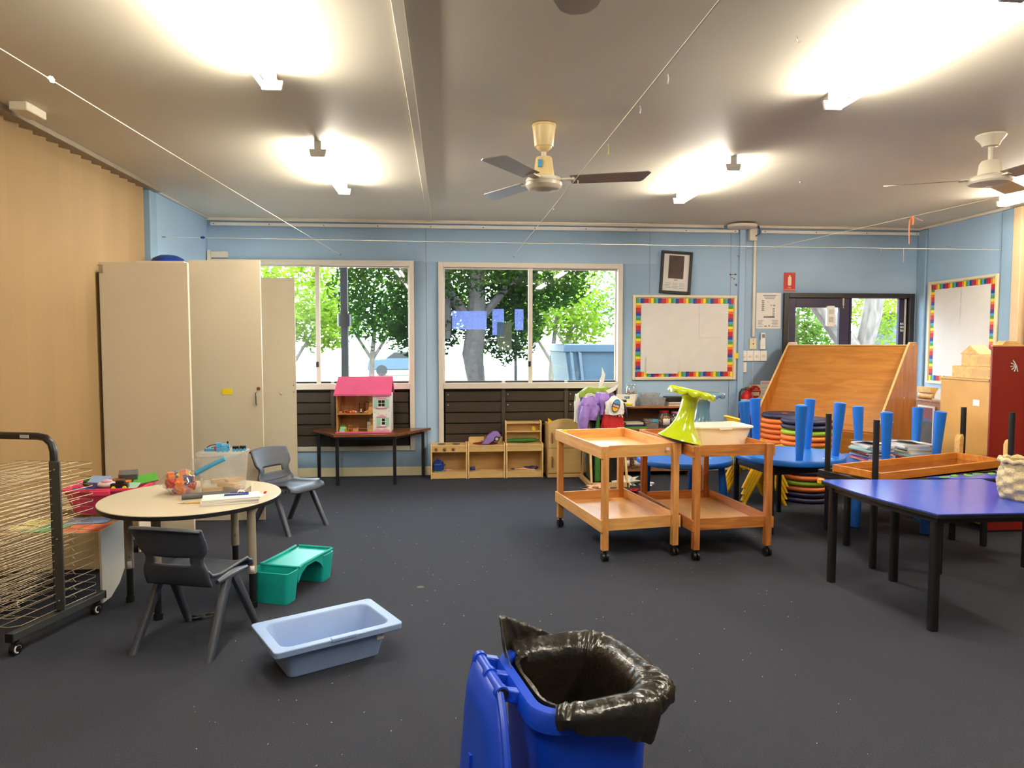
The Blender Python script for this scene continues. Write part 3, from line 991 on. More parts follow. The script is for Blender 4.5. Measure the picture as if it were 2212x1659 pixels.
B().bb(-.11, .11, -.002, 0, -.17, .15).build('page', 'paper', t)
b = B()
for k in range(8):
    b.bb(-.1, .1, -.0032, -.002, .1 - k * .036, .106 - k * .036 + .006 * (k % 2))
b.build('printed_rows', 'light_grey', t)
B().bb(-.1, .1, -.0033, -.002, .122, .128).build('red_heading', 'red', t)
# fire sign
t = thing('fire_extinguisher_sign', 'red fire extinguisher sign above the door corner', 'sign', (4.02, WY, 2.23))
B().bb(-.07, .07, -.004, 0, -.11, .11).build('board', 'red', t)
b = B()
X = T(0, -.0052, 0, rx=PI / 2)
b.prism([(x, y + .01) for x, y in rrect(.042, .11, .016, 4)], 0, .0012, X)
b.prism([(x, y + .072) for x, y in rrect(.02, .012, .004, 2)], 0, .0012, X)
b.build('pictogram', 'cream', t)
words('lettering', 'FIRE', .022, (0, -.005, -.068), (PI / 2, 0, 0), 'cream', t)
words('lettering', 'EXTINGUISHER', .0195, (0, -.005, -.093), (PI / 2, 0, 0), 'cream', t)
# extinguisher and its round sign
t = thing('extinguisher_id_sign', 'round red extinguisher label on a cream card behind the cylinder', 'sign', (3.615, WY, .93))
B().bb(-.06, .075, -.003, 0, -.16, .085).build('card', 'cream', t)
B(T(.0, -.0035, 0, rx=PI / 2)).lathe([(.078, 0), (.078, .003)], 28).build('disc', 'red', t)
b = B()
b.bb(-.035, .06, -.0085, -.0065, -.045, .0)
b.build('panel', 'cream', t)
words('lettering', 'DRY\nCHEMICAL', .02, (.025, -.0075, .03), (PI / 2, 0, 0), 'cream', t)
t = thing('fire_extinguisher', 'red fire extinguisher with a black hose hanging on the wall', 'extinguisher', (3.49, YB - .09, .52))
B().lathe([(.0, 0), (.06, .004), (.07, .02), (.07, .36), (.06, .395), (.03, .42), (.022, .425), (.022, .445)], 28).build('cylinder', 'red', t)
B().lathe([(.0705, .285), (.0715, .287), (.0715, .33), (.0705, .332)], 28, c0=False, c1=False).build('white_band', 'foam_white', t)
B(T(rz=0)).grid(lambda u, v: (.0725 * math.sin((u - .5) * 1.6), -.0725 * math.cos((u - .5) * 1.6), .13 + .13 * v), 8, 1).build('label_panel', 'red', t, solid=.001)
b = B()
for k in range(5):
    b.grid(lambda u, v, k=k: (.0735 * math.sin((u - .5) * (1.1 - .1 * k)), -.0735 * math.cos((u - .5) * (1.1 - .1 * k)), .24 - .022 * k + .008 * v), 6, 1)
b.build('label_text', 'foam_white', t, solid=.001)
B().lathe([(.022, .44), (.03, .445), (.03, .47), (.012, .475)], 16).build('valve', 'brown', t)
b = B()
b.bar((-.01, 0, .47), (.08, -.03, .52), .018, .006)
b.bar((-.01, 0, .462), (.07, -.03, .475), .018, .006)
b.build('lever', 'chrome', t, bev=.002)
B().tube([(-.02, -.01, .455), (-.07, -.02, .45), (-.1, -.03, .41), (-.105, -.03, .3), (-.1, -.03, .12), (-.085, -.03, .02)], .012, 8).build('hose', 'black', t)
b = B()
b.bb(-.05, .05, .07, .09, .2, .24)
b.build('bracket', 'black_metal', t)
# paint scars on the wall where something was torn off
b = B()
for x, z, sx, sz in ((3.30, 2.31, .028, .018), (3.36, 2.313, .026, .018), (3.33, 2.312, .05, .006), (3.345, 2.26, .02, .014), (3.37, 2.19, .026, .024), (3.32, 2.275, .02, .01)):
    b.ball((x, WY, z), (sx / 2, .0015, sz / 2), 10, 5, amp=.5, seed=x * 9)
o = b.build('trim_18', 'brown')
o['kind'] = 'structure'
o['label'] = 'brown scars of torn paint on the blue wall'
# wall bracket near left corner
t = thing('wall_bracket', 'small painted bracket box above the left window corner', 'bracket', (-2.5, WY, 2.46))
B().bb(-.11, -.075, -.06, 0, -.055, .06).build('cheek', 'off_white', t, bev=.004)
B().bb(-.075, .1, -.05, 0, -.02, .05).build('patch', 'off_white', t, bev=.006)

# ---------------------------------------------------------------- pinboards with rainbow edging
RAIN = ['red', 'orange_foam', 'bright_yellow', 'green', 'sky_blue', 'royal', 'deep_purple']
def pinboard(label, W, H, loc, rz, sheets):
    t = thing('pinboard', label, 'pinboard', loc, rz)
    B().bb(-W / 2, W / 2, -.012, 0, -H / 2, H / 2).build('backing', 'paper', t)
    b = B()
    f = .028
    b.bb(-W / 2 - .005, -W / 2 + f, -.03, 0, -H / 2, H / 2)
    b.bb(W / 2 - f, W / 2 + .005, -.03, 0, -H / 2, H / 2)
    b.bb(-W / 2 + f, W / 2 - f, -.03, 0, H / 2 - f, H / 2)
    b.bb(-W / 2 + f, W / 2 - f, -.03, 0, -H / 2, -H / 2 + f)
    b.build('frame', 'cream', t, bev=.003)
    sw = .062
    x0, x1, z0, z1 = -W / 2 + f + .006, W / 2 - f - .006, -H / 2 + f + .006, H / 2 - f - .006
    seqw = [.05, .03, .03, .03, .026, .02, .022]
    def strip(name, horiz, fixed0, fixed1, a, c):
        b = B()
        p, k = a, random.randrange(7)
        while p < c - .001:
            q = min(c, p + seqw[k % 7])
            b.m = k % 7
            e0, e1 = random.uniform(0, .004), random.uniform(0, .004)
            if horiz:
                b.bb(p, q, -.0155, -.0125, fixed0 + e0, fixed1 - e1)
            else:
                b.bb(fixed0 + e0, fixed1 - e1, -.0155, -.0125, p, q)
            p = q
            k += 1
        b.build(name, RAIN, t, smooth=0)
    strip('border_strip', True, z1 - sw, z1, x0, x1)
    strip('border_strip', True, z0, z0 + sw, x0, x1)
    strip('border_strip', False, x0, x0 + sw, z0 + sw, z1 - sw)
    strip('border_strip', False, x1 - sw, x1, z0 + sw, z1 - sw)
    xs_, zs_ = x0 + sw, z0 + sw
    w_, h_ = x1 - x0 - 2 * sw, z1 - z0 - 2 * sw
    for i in range(sheets[0]):
        for j in range(sheets[1]):
            sx, sz = w_ / sheets[0], h_ / sheets[1]
            k = .004 * ((i * 2 + j) % 3)
            B().grid(lambda u, v: (xs_ + sx * (i + u) , -.0145 - k * .4 - .006 * abs(noise.noise(Vector((u * 2 + i * 3, v * 2 + j * 5, W)))), zs_ + sz * (j + v)), 6, 6).build('paper_sheet', 'paper', t)
    return t
pb = pinboard('wide pinboard with rainbow edging on the window wall', 1.235, .985, (2.752, WY, 1.572), 0, (3, 2))
B().grid(lambda u, v: (-.46 + .38 * u, -.03 - .02 * u * v * (1 - 0 * u), -.42 + .2 * v - .02 * u * v), 6, 4).build('paper_sheet', 'paper', pb)
B().bb(.6, .645, -.034, -.031, -.245, -.18).build('sticky_note', 'bright_yellow', pb)
pinboard('tall pinboard with rainbow edging on the right side wall', 1.04, 1.18, (XR - .022, 7.31, 1.63), -PI / 2, (2, 3))
# framed picture leaning on the pinboard
t = thing('framed_picture', 'black framed picture standing askew on top of the pinboard', 'picture', (2.635, WY - .01, 2.325), 0, None, 0, rad(3.2))
w2, h2, f = .185, .245, .032
b = B()
b.bb(-w2, -w2 + f, -.03, 0, -h2, h2)
b.bb(w2 - f, w2, -.03, 0, -h2, h2)
b.bb(-w2 + f, w2 - f, -.03, 0, h2 - f, h2)
b.bb(-w2 + f, w2 - f, -.03, 0, -h2, -h2 + f)
b.build('frame', 'black', t, bev=.004)
B().bb(-w2 + f, w2 - f, -.012, -.004, -h2 + f, h2 - f).build('mount', 'paper', t)
B().bb(-.09, .09, -.0145, -.012, -.07, .195).build('print', 'art_dark', t)
b = B()
for k in range(4):
    for q in range(3):
        b.bb(-.12 + q * .085, -.05 + q * .085 - .006 * ((k + q) % 3), -.0135, -.012, -.125 - k * .018, -.121 - k * .018)
b.bb(-.02, .025, -.0135, -.012, -.09, -.082)
b.build('caption_lines', 'grey', t)

# ================================================================= LEFT SIDE FURNITURE
# cupboard against the left partition, its two doors swung open towards the viewer
t = thing('cupboard', 'tall white cupboard by the left partition with two doors swung open', 'cupboard', (0, 0, 0))
b = B()
b.bb(-2.58, -2.2, 6.16, 6.18, 0, 2.19)
b.bb(-2.58, -2.2, 7.42, 7.44, 0, 2.19)
b.bb(-2.58, -2.2, 6.18, 7.42, 2.17, 2.19)
b.bb(-2.58, -2.56, 6.18, 7.42, 0, 2.17)
b.bb(-2.56, -2.2, 6.18, 7.42, .06, .08)
b.build('body', 'laminate', t)
for z in (.6, 1.1, 1.6):
    B().bb(-2.56, -2.22, 6.18, 7.42, z, z + .02).build('shelf', 'laminate', t)
D1 = B().bb(0, .588, -.01, .01, 0.0, 2.19).build('door', 'laminate', t, bev=.002, X=T(-2.148, 6.115, .004, rz=rad(-2)))
D2 = B().bb(0, .57, -.01, .01, 0.02, 2.18).build('door', 'laminate', t, bev=.002, X=T(-2.15, 7.5, 0))
B().tube([(.54, -.012, .985), (.54, -.035, .99), (.54, -.035, 1.085), (.54, -.012, 1.09)], .006, 8).build('handle', 'chrome', D1)
lk = B()
lk.lathe([(.016, 0), (.016, .004), (.008, .005)], 6, X=T(.556, -.010, 1.12, rx=PI / 2))
lk.build('lock', 'brown', D1)
B().bb(.255, .34, -.0125, -.0105, 1.07, 1.12).build('sticky_note', 'bright_yellow', D1)
B().lathe([(.01, 0), (.014, .012), (.012, .016)], 12, X=T(.42, -.01, .97 + .02, rx=PI / 2)).build('knob', 'off_white', D2)
b = B()
for z in (1.07, 1.0):
    b.cyl((.545, -.0115, z), (.545, -.009, z), .006, n=8)
b.build('screw_hole', 'brown', D2)
t = thing('white_board', 'tall white board with a metal latch left of the cupboard door', 'board', (-2.6, 5.56, 0), rad(0))
B().bb(0, .64, 0, .032, .0, 2.112).build('panel', 'laminate', t, bev=.002)
b = B()
b.bb(.008, .03, -.006, 0, 2.03, 2.085)
b.bb(-.006, .03, -.01, -.004, 2.085, 2.09)
b.build('latch', 'chrome', t)
B().bb(-2.603, -2.592, 5.6, 5.95, 0, 2.06).build('trim_19', 'dark_board')['kind'] = 'structure'  # dark strip standing in for the shadowed recess beside the white board
t = thing('blue_bowl', 'upturned dark blue bowl on top of the white cupboard', 'bowl', (-2.42, 6.42, 2.19))
B().lathe([(.15, 0), (.148, .012), (.12, .05), (.07, .075), (.03, .08), (0, .081)], 24).build('shell', 'royal', t)
B().lathe([(.156, 0), (.158, .004), (.15, .01)], 24).build('rim', 'royal', t)

# ---------------------------------------------------------------- white round table
t = thing('round_table', 'round white kindergarten table with grey and black adjustable legs', 'table', (-1.512, 4.28, 0))
R_ = .5
top = B().lathe([(R_ - .004, .595), (R_ - .002, .597), (R_ - .004, .601)], 64).build('tabletop', 'table_white', t)
B().lathe([(R_ - .012, .572), (R_ - .002, .574), (R_ - .001, .594), (R_ - .006, .596)], 64).build('edge_band', 'black', t)
for x, y in ((-.34, -.07), (-.07, -.36), (.44, -.25), (.13, .36)):
    x, y = (x, y) if math.hypot(x, y) < .46 else (x * .9, y * .9)
    l = B().cyl((x, y, .2), (x, y, .575), .024, n=16).build('leg', 'taupe', t)
    b = B()
    b.cyl((x, y, .03), (x, y, .21), .019, n=16)
    b.cyl((x, y, 0), (x, y, .035), .024, n=16)
    b.build('inner_tube', 'black', l)
    ang = math.atan2(-y - 4.28, -x + 1.512)
    c, s_ = math.cos(ang), math.sin(ang)
    if y < .2:
        B().add([(x + .0246 * math.cos(ang + q), y + .0246 * math.sin(ang + q), z) for z in (.205, .245) for q in (-.5, -.25, 0, .25, .5)],
                [(i, i + 1, i + 6, i + 5) for i in range(4)]).build('sticker', 'paper', l, solid=.001)
    B().cyl((x + .022 * c, y + .022 * s_, .27), (x + .026 * c, y + .026 * s_, .27), .005, n=8).build('screw_head', 'chrome', l)
B().bb(-.25, .25, -.25, .25, .555, .572).build('underframe', 'black_metal', t)

# ---------------------------------------------------------------- moulded chairs
def make_chair(label, loc, rz):
    t = thing('moulded_chair', label, 'chair', loc, rz, 'grey moulded plastic chairs')
    prof = [(.205, .318), (.2, .345), (.165, .358), (.06, .35), (-.06, .343), (-.125, .353), (-.158, .385)]
    def seat(u, v):
        k = v * (len(prof) - 1)
        i = min(int(k), len(prof) - 2)
        f = k - i
        y = prof[i][0] * (1 - f) + prof[i + 1][0] * f
        z = prof[i][1] * (1 - f) + prof[i + 1][1] * f
        hw = .185 - .012 * v
        x = (u - .5) * 2 * hw
        e = abs(u - .5) * 2
        return (x, y + .02 * (1 - v) * 0, z + .018 * max(0, e - .5) ** 2 * 4 * (1 if v < .3 else 1.6))
    B().grid(seat, 12, 18).build('seat', 'chair_grey', t, solid=.014, smooth=60)
    bp = [(-.135, .33), (-.16, .365), (-.178, .415), (-.19, .455), (-.202, .49), (-.222, .55), (-.245, .61), (-.256, .635), (-.268, .64), (-.276, .63)]
    def back(u, v):
        k = v * (len(bp) - 1)
        i = min(int(k), len(bp) - 2)
        f = k - i
        y = bp[i][0] * (1 - f) + bp[i + 1][0] * f
        z = bp[i][1] * (1 - f) + bp[i + 1][1] * f
        hw = .176 - .022 * math.exp(-((z - .465) / .04) ** 2) + .012 * min(1, max(0, (z - .49) / .02))
        e = (u - .5) * 2
        return (e * hw, y + .035 * e * e * min(1, v * 2.2), z - .012 * e * e * (1 if v > .6 else 0))
    b = B()
    nu, nv = 16, 30
    vs = [back(i / nu, j / nv) for j in range(nv + 1) for i in range(nu + 1)]
    fs = []
    for j in range(nv):
        for i in range(nu):
            zc = (vs[j * (nu + 1) + i][2] + vs[(j + 1) * (nu + 1) + i][2]) / 2
            if .448 < zc < .486 and 3 <= i < nu - 3:
                continue
            fs.append((j * (nu + 1) + i, j * (nu + 1) + i + 1, (j + 1) * (nu + 1) + i + 1, (j + 1) * (nu + 1) + i))
    b.add(vs, fs)
    b.build('backrest', 'chair_grey', t, solid=.013, smooth=60)
    for s in (-1, 1):
        for (y0, y1) in ((.03, .205), (-.02, -.215)):
            b = B()
            A, F = Vector((s * .182, y0, .345)), Vector((s * .205, y1, 0))
            rr = []
            for k in range(6):
                f = k / 5
                p = A.lerp(F, f)
                w_ = .026 - .009 * f
                d_ = .017
                rr.append([(p.x + d_ * cx, p.y + w_ * cy, p.z) for cx, cy in ((-1, -.7), (-.7, -1), (.7, -1), (1, -.7), (1, .7), (.7, 1), (-.7, 1), (-1, .7))])
            b.loft(rr)
            b.build('leg', 'chair_grey', t, smooth=50)
        B().tube([(s * .18, -.1, .34), (s * .184, -.02, .348), (s * .184, .06, .348), (s * .18, .15, .34)], [.012, .02, .02, .012], 10).build('side_rail', 'chair_grey', t)
    return t
ch = make_chair('dark grey moulded chair in front of the white round table, seen from behind', (-1.27, 3.63, 0), rad(-16.5))
dup(ch, (-1.30, 5.83, 0), rad(-124), 'dark grey moulded chair behind the white round table, facing right')

# ---------------------------------------------------------------- things on the white table
TZ = .601
t = thing('storage_bucket', 'clear plastic bucket with a blue handle holding wooden pieces', 'bucket', (-1.375, 4.42, TZ))
def tubrings(w0, d0, w1, d1, h, r, th, z0=0.0, lip=0.0):
    R = [ring(rrect(w0, d0, r, 3), z0), ring(rrect(w1, d1, r, 3), z0 + h)]
    if lip:
        R += [ring(rrect(w1 + 2 * lip, d1 + 2 * lip, r + lip, 3), z0 + h), ring(rrect(w1 + 2 * lip, d1 + 2 * lip, r + lip, 3), z0 + h - .012), ring(rrect(w1 + 2 * lip - .006, d1 + 2 * lip - .006, r + lip - .003, 3), z0 + h - .012),
              ring(rrect(w1 + 2 * lip - .006, d1 + 2 * lip - .006, r + lip - .003, 3), z0 + h + .003)]
    R += [ring(rrect(w1 - 2 * th, d1 - 2 * th, max(.002, r - th), 3), z0 + h + (.003 if lip else 0)), ring(rrect(w0 - 2 * th, d0 - 2 * th, max(.002, r - th), 3), z0 + th)]
    return R
BX = rad(-4)
B(T(rz=BX)).loft(tubrings(.22, .19, .255, .22, .235, .04, .003)).build('tub', 'bucket_clear', t)
B(T(rz=BX)).loft([ring(rrect(.268, .232, .045, 4), .228), ring(rrect(.27, .234, .045, 4), .244), ring(rrect(.25, .214, .04, 4), .249)]).build('lid', 'clear_tub', t)
B(T(rz=BX)).tube([(-.12, -.112, .12), (-.11, -.122, .135), (.0, -.128, .19), (.06, -.126, .218)], [.012, .016, .014, .012], 8).build('handle', 'sky_blue', t)
WB = []
for k, (x, y, z, rz_, L, lab) in enumerate(((-.05, -.05, .016, .1, .11, 'wooden block lying lowest at the front inside the clear bucket'), (.03, -.03, .042, -.3, .12, 'wooden block tilted in the middle of the clear bucket'),
                                      (-.03, .02, .058, .5, .1, 'wooden block at the upper left inside the clear bucket'), (.05, .03, .058, .9, .1, 'wooden block at the upper right inside the clear bucket'), (.045, .02, .016, .2, .1, 'wooden block at the back bottom inside the clear bucket'))):
    o = B().bb(-L / 2, L / 2, -.018, .018, -.012, .012).build('wooden_block', 'block_wood', bev=.002)
    o.location = (-1.375 + x, 4.42 + y, TZ + z)
    o.rotation_euler = (0, 0, rz_)
    tag(o, lab, 'block', 'wooden blocks in the clear bucket')
# toy engine and truck on the lid
LZ = TZ + .2495
t = thing('toy_train', 'small blue toy steam engine on the bucket lid', 'toy train', (-1.36, 4.36, LZ), rad(8))
B().bb(-.035, .03, -.014, .014, .012, .03).build('chassis', 'sky_blue', t, bev=.002)
B().cyl((-.005, 0, .035), (.04, 0, .035), .013, n=14).build('boiler', 'sky_blue', t)
B().bb(-.035, -.008, -.016, .016, .028, .055).build('cab', 'sky_blue', t, bev=.002)
B().bb(-.045, -.035, -.015, .015, .014, .026).build('buffer', 'red', t)
B().cyl((.03, 0, .045), (.03, 0, .062), .004, .006, n=8).build('funnel', 'black', t)
for x in (-.022, .004, .028):
    for s in (-1, 1):
        B().cyl((x, s * .011, .011), (x, s * .018, .011), .011, n=12).build('wheel', 'sky_blue', t)
for k, x in enumerate((-1.275, -1.235)):
    t = thing('toy_wagon', ['black and blue toy wagon right behind the toy engine', 'black and blue toy wagon at the end of the toy train'][k], 'toy train', (x - .01, 4.37 + k * .008, LZ), rad(8), 'toy wagons on the bucket lid')
    B().bb(-.018, .018, -.014, .014, .01, .032).build('body', 'black', t, bev=.002)
    for q in (-.01, .01):
        for s in (-1, 1):
            B().cyl((q, s * .011, .009), (q, s * .017, .009), .009, n=10).build('wheel', 'sky_blue', t)
t = thing('blue_case', 'flat light blue case lying left on the bucket lid', 'case', (-1.435, 4.40, LZ), rad(3))
B().prism(rrect(.08, .05, .01, 3), 0, .018).build('base', 'sky_blue', t, bev=.002)
B().tube([(-.03, 0, .02), (-.01, .012, .032), (.02, .008, .036), (.032, -.008, .026), (.0, -.012, .022)], .003, 6).build('cord', 'black', t)
# bag of plastic pieces
t = thing('plastic_bag', 'clear plastic bag bulging with colourful plastic pieces', 'bag', (-1.60, 4.36, TZ))
B().ball((0, 0, .066), (.125, .09, .074), 22, 12, amp=.28, seed=3.1, freq=2.2).build('bag', 'poly_bag', t, smooth=80)
B().loft([[(.07 + .05 * math.cos(a) * s, .03 + .035 * math.sin(a) * s, z) for a in [2 * PI * i / 12 for i in range(12)]] for s, z in ((.8, .1), (.5, .135), (.75, .17), (.55, .205))], False, False).build('neck', 'poly_bag', t, smooth=80)
cols = ['orange', 'royal', 'orange', 'bright_yellow', 'orange', 'purple', 'lime_foam', 'red', 'orange', 'royal', 'orange', 'purple', 'red', 'royal', 'bright_yellow', 'orange', 'royal', 'lime_foam', 'royal', 'orange', 'purple', 'red', 'royal', 'orange', 'bright_yellow', 'royal']
labs = ['piece at the front', 'piece at the left', 'piece at the top', 'ring at the top', 'piece in the middle', 'piece at the right', 'piece at the low front', 'piece at the upper right', 'piece low at the left', 'piece behind']
for k, c in enumerate(cols):
    a, rr, z = k * 2.4, .03 + .055 * ((k * 7) % 5) / 5, .028 + .019 * (k % 5)
    o = B()
    s = .027
    if c == 'bright_yellow':
        o.tube([(.018 * math.cos(q), 0, .018 * math.sin(q)) for q in [2 * PI * i / 12 for i in range(12)]], .007, 6, closed=True)
    else:
        o.bb(-s, s, -s * .7, s * .7, -s * .4, s * .4)
        o.bb(-s * .4, s * .4, -s * .7, s * .7, -s, s)
    m = o.build('plastic_piece', c, bev=.002)
    m.location = (-1.60 + rr * math.cos(a), 4.36 + rr * math.sin(a) * .75, TZ + z)
    m.rotation_euler = (random.random() * 3, random.random() * 3, random.random() * 3)
    cn = {'orange': 'orange', 'royal': 'dark blue', 'bright_yellow': 'yellow', 'purple': 'purple', 'lime_foam': 'lime green', 'red': 'red'}[c]
    tag(m, '%s plastic toy piece inside the clear plastic bag' % cn, 'toy', '%s pieces in the plastic bag' % cn)
# papers, roll and bits on the table
def sheetstack(z0):
    labs = ['lowest white booklet of the stack at the table edge', 'second lowest white booklet of the stack at the table edge', 'second highest white booklet of the stack at the table edge', 'topmost white booklet of the stack at the table edge']
    for k in range(4):
        t = thing('booklet', labs[k], 'booklet', (-1.245 + .004 * k, 4.09 + .003 * (k % 2), z0 + .009 * k), rad(15 + 2 * (k % 2)), 'white booklets on the round table')
        B().bb(-.15, .15, -.075, .075, 0, .0035).build('pages', 'paper', t)
        B().bb(-.152, .151, -.077, .076, .0035, .0085).build('cover', 'white', t, bev=.001)
sheetstack(TZ)
t = thing('cardboard_tube', 'dark grey rolled tube lying across the white table', 'roll', (-1.395, 4.225, TZ + .017), rad(19))
B().cyl((-.15, 0, 0), (.15, 0, 0), .017, n=18).build('roll', 'grey_pad', t)
B().cyl((-.152, 0, 0), (-.149, 0, 0), .011, n=14).build('core', 'taupe', t)
t = thing('scraper', 'small grey trowel blade resting beside the rolled tube', 'tool', (-1.215, 4.29, TZ), rad(25))
B().add([(-.03, -.01, .004), (.03, -.03, .004), (.04, .02, .045), (-.01, .012, .012), (-.03, -.01, .007), (.03, -.03, .007), (.04, .02, .048), (-.01, .012, .015)], [(0, 1, 2, 3), (7, 6, 5, 4), (0, 4, 5, 1), (1, 5, 6, 2), (2, 6, 7, 3), (3, 7, 4, 0)]).build('blade', 'taupe', t)
B().cyl((-.03, -.005, .007), (-.07, -.02, .007), .005, n=8).build('handle', 'chrome', t)
t = thing('blue_clip', 'blue plastic clip lying on top of the booklets', 'clip', (-1.205, 4.11, TZ + .0365), rad(14))
B().bar((-.07, 0, .004), (.06, 0, .004), .018, .008).build('jaw', 'royal', t, bev=.002)
B().bar((-.04, .012, .012), (.06, .012, .01), .008, .006).build('arm', 'royal', t, bev=.002)
B().tube([(-.0, .0, .01), (.01, .01, .024), (.03, .012, .022), (.04, .004, .01)], .002, 6).build('spring', 'chrome', t)
t = thing('paintbrush', 'thin wooden brush poking out beside the booklets', 'brush', (-1.42, 4.075, TZ + .006), rad(12))
B().cyl((-.06, 0, 0), (.05, .0, 0), .005, n=8).build('handle', 'block_wood', t)
B().cyl((-.06, 0, 0), (-.1, -.004, 0), .004, .001, n=8).build('bristles', 'taupe', t)
t = thing('white_sheet', 'thin white sheet of paper behind the blue clip', 'paper', (-1.17, 4.24, TZ), rad(-10))
B().bb(-.07, .07, -.08, .08, 0, .0015).build('page', 'paper', t)
t = thing('red_pin', 'tiny red plastic piece near the right table edge', 'toy', (-1.1, 4.30, TZ))
B().ball((0, 0, .006), (.009, .006, .006), amp=.4).build('head', 'red', t)
B().bar((-.005, 0, .012), (.01, 0, .014), .006, .004).build('tab', 'red', t)

# ---------------------------------------------------------------- drying rack
RK = T(-2.02, 3.785, 0, rz=rad(-14.7))
t = thing('drying_rack', 'black wheeled paint drying rack with wire shelves at the left edge', 'rack', (-2.02, 3.785, 0), rad(-14.7))
for x in (0, -.5):
    r_ = B().bb(x - .02, x + .02, -.3, .3, .075, .115).build('base_rail', 'grey_metal', t, bev=.003)
    for s in (-1, 1):
        B().bb(x - .021, x + .021, s * .302 - .004, s * .302 + .004, .074, .116).build('end_cap', 'black', r_)
        c = B()
        c.cyl((x, s * .26, .06), (x, s * .26, .078), .012)
        c.bb(x - .016, x + .016, s * .26 - .02, s * .26 + .012, .03, .062)
        cs = c.build('caster_fork', 'black', t, bev=.002)
        B().cyl((x - .012, s * .26 - .01, .03), (x + .012, s * .26 - .01, .03), .03, n=18).build('wheel', 'black', cs)
        for q in (-1, 1):
            B().tube([(x + q * .0125, s * .26 - .01 + .018 * math.cos(a), .03 + .018 * math.sin(a)) for a in [2 * PI * i / 12 for i in range(10)]], .004, 6).build('wheel_ring', 'white', cs)
    B().bb(x - .017, x + .017, -.017, .017, .115, .9).build('post', 'black_metal', t, bev=.003)
pl = B().bb(.0, .055, -.028, -.018, .13, .9).build('post_plate', 'grey_metal', t, bev=.001)
b = B()
for z in (.86, .5, .18):
    b.ball((.028, -.031, z), (.006, .004, .006), 10, 6)
b.build('bolt', 'chrome', pl)
B().tube([(0, 0, .88), (0, 0, .95), (-.012, 0, .99), (-.045, 0, 1.018), (-.09, 0, 1.025), (-.41, 0, 1.025), (-.455, 0, 1.018), (-.488, 0, .99), (-.5, 0, .95), (-.5, 0, .88)], .019, 10).build('handle', 'black_metal', t)
B().bb(-.175, -.125, -.022, -.0185, 1.017, 1.033).build('label_plate', 'light_grey', t)
b = B()
wr = .0018
ys = .265
b.tube([(-.49, -ys, 0), (-.04, -ys, 0), (.0, -ys + .03, 0), (.015, ys - .03, 0), (-.01, ys, 0), (-.49, ys, 0)], wr, 5)
for k in range(5):
    x = -.09 - k * .08
    b.tube([(x, -ys, 0), (x, ys, 0)], wr * .8, 4)
pts = []
for k in range(15):
    x = -.49 + k * .033
    pts += [(x, ys * .55, .0), (x + .012, ys * .55, .0), (x + .018, ys * .55, .016)] if k % 3 == 1 else [(x, ys * .55, 0)]
b.tube(pts, wr * .8, 4)
b.tube([(-.49, -ys * .5, 0), (.0, -ys * .5, 0)], wr * .8, 4)
sh = b.build('wire_shelf', 'steel_wire', t, smooth=60)
sh.location = (0, 0, .13)
for k in range(1, 18):
    o = sh.copy()
    COL.objects.link(o)
    o.parent = t
    o.location = (0, 0, .13 + k * .0425)
    o.rotation_euler = (random.uniform(-.012, .012), random.uniform(-.012, .012), 0)

# ---------------------------------------------------------------- low display boxes along the left wall
for k, (y0, y1, lab) in enumerate(((4.20, 4.62, 'low pale box with a rounded white end panel behind the drying rack'), (4.80, 5.0, 'low pale box with a white end panel, middle one by the left wall'), (5.22, 5.42, 'low pale box with a white end panel, farthest one by the left wall'))):
    t = thing('low_box', lab, 'box', (0, 0, 0), 0, 'low boxes along the left wall')
    x1 = -2.0 if k == 0 else -2.22
    B().bb(-2.58, x1 - .012, y0, y0 + .012, .2, .415).build('front_panel', 'bench_ply', t, bev=.002)
    B().bb(-2.58, x1 - .012, y1 - .012, y1, .2, .415).build('back_panel', 'bench_ply', t, bev=.002)
    B().bb(-2.58, x1 - .012, y0 + .012, y1 - .012, .395, .41).build('top_panel', 'bench_ply', t)
    d_ = (y1 - y0) * .55 + .05 if k == 0 else (y1 - y0)
    pts = [(y0 - .005, 0.0), (y0 + d_ * .35, 0.0), (y0 + d_ * .75, .05), (y0 + d_, .12), (y0 + d_, .425), (y0 - .005, .425)]
    xx = x1 - .012
    b = B()
    b.loft([[(xx, y, z) for y, z in pts], [(xx + .014, y, z) for y, z in pts]])
    b.build('end_panel', 'off_white', t, bev=.003)
for k, (x, y, rz_, m, lab, sx, sy) in enumerate(((-2.15, 4.33, .2, 'paint2', 'orange red painted picture at the right end of the low box', .24, .2), (-2.36, 4.34, -.1, 'paint1', 'green painted picture in the middle of the low box', .22, .2),
                                            (-2.2, 4.49, .1, 'paint3', 'blue grey painted picture under the pink tub', .24, .16), (-2.49, 4.42, .0, 'paint4', 'yellow green painted picture at the left end of the low box', .16, .26))):
    o = B().bb(-sx / 2, sx / 2, -sy / 2, sy / 2, 0, .002).build('painted_paper', m)
    o.location = (x, y, .4105 + .0022 * k)
    o.rotation_euler = (0, 0, rz_)
    tag(o, lab, 'picture', 'paintings on the low box')
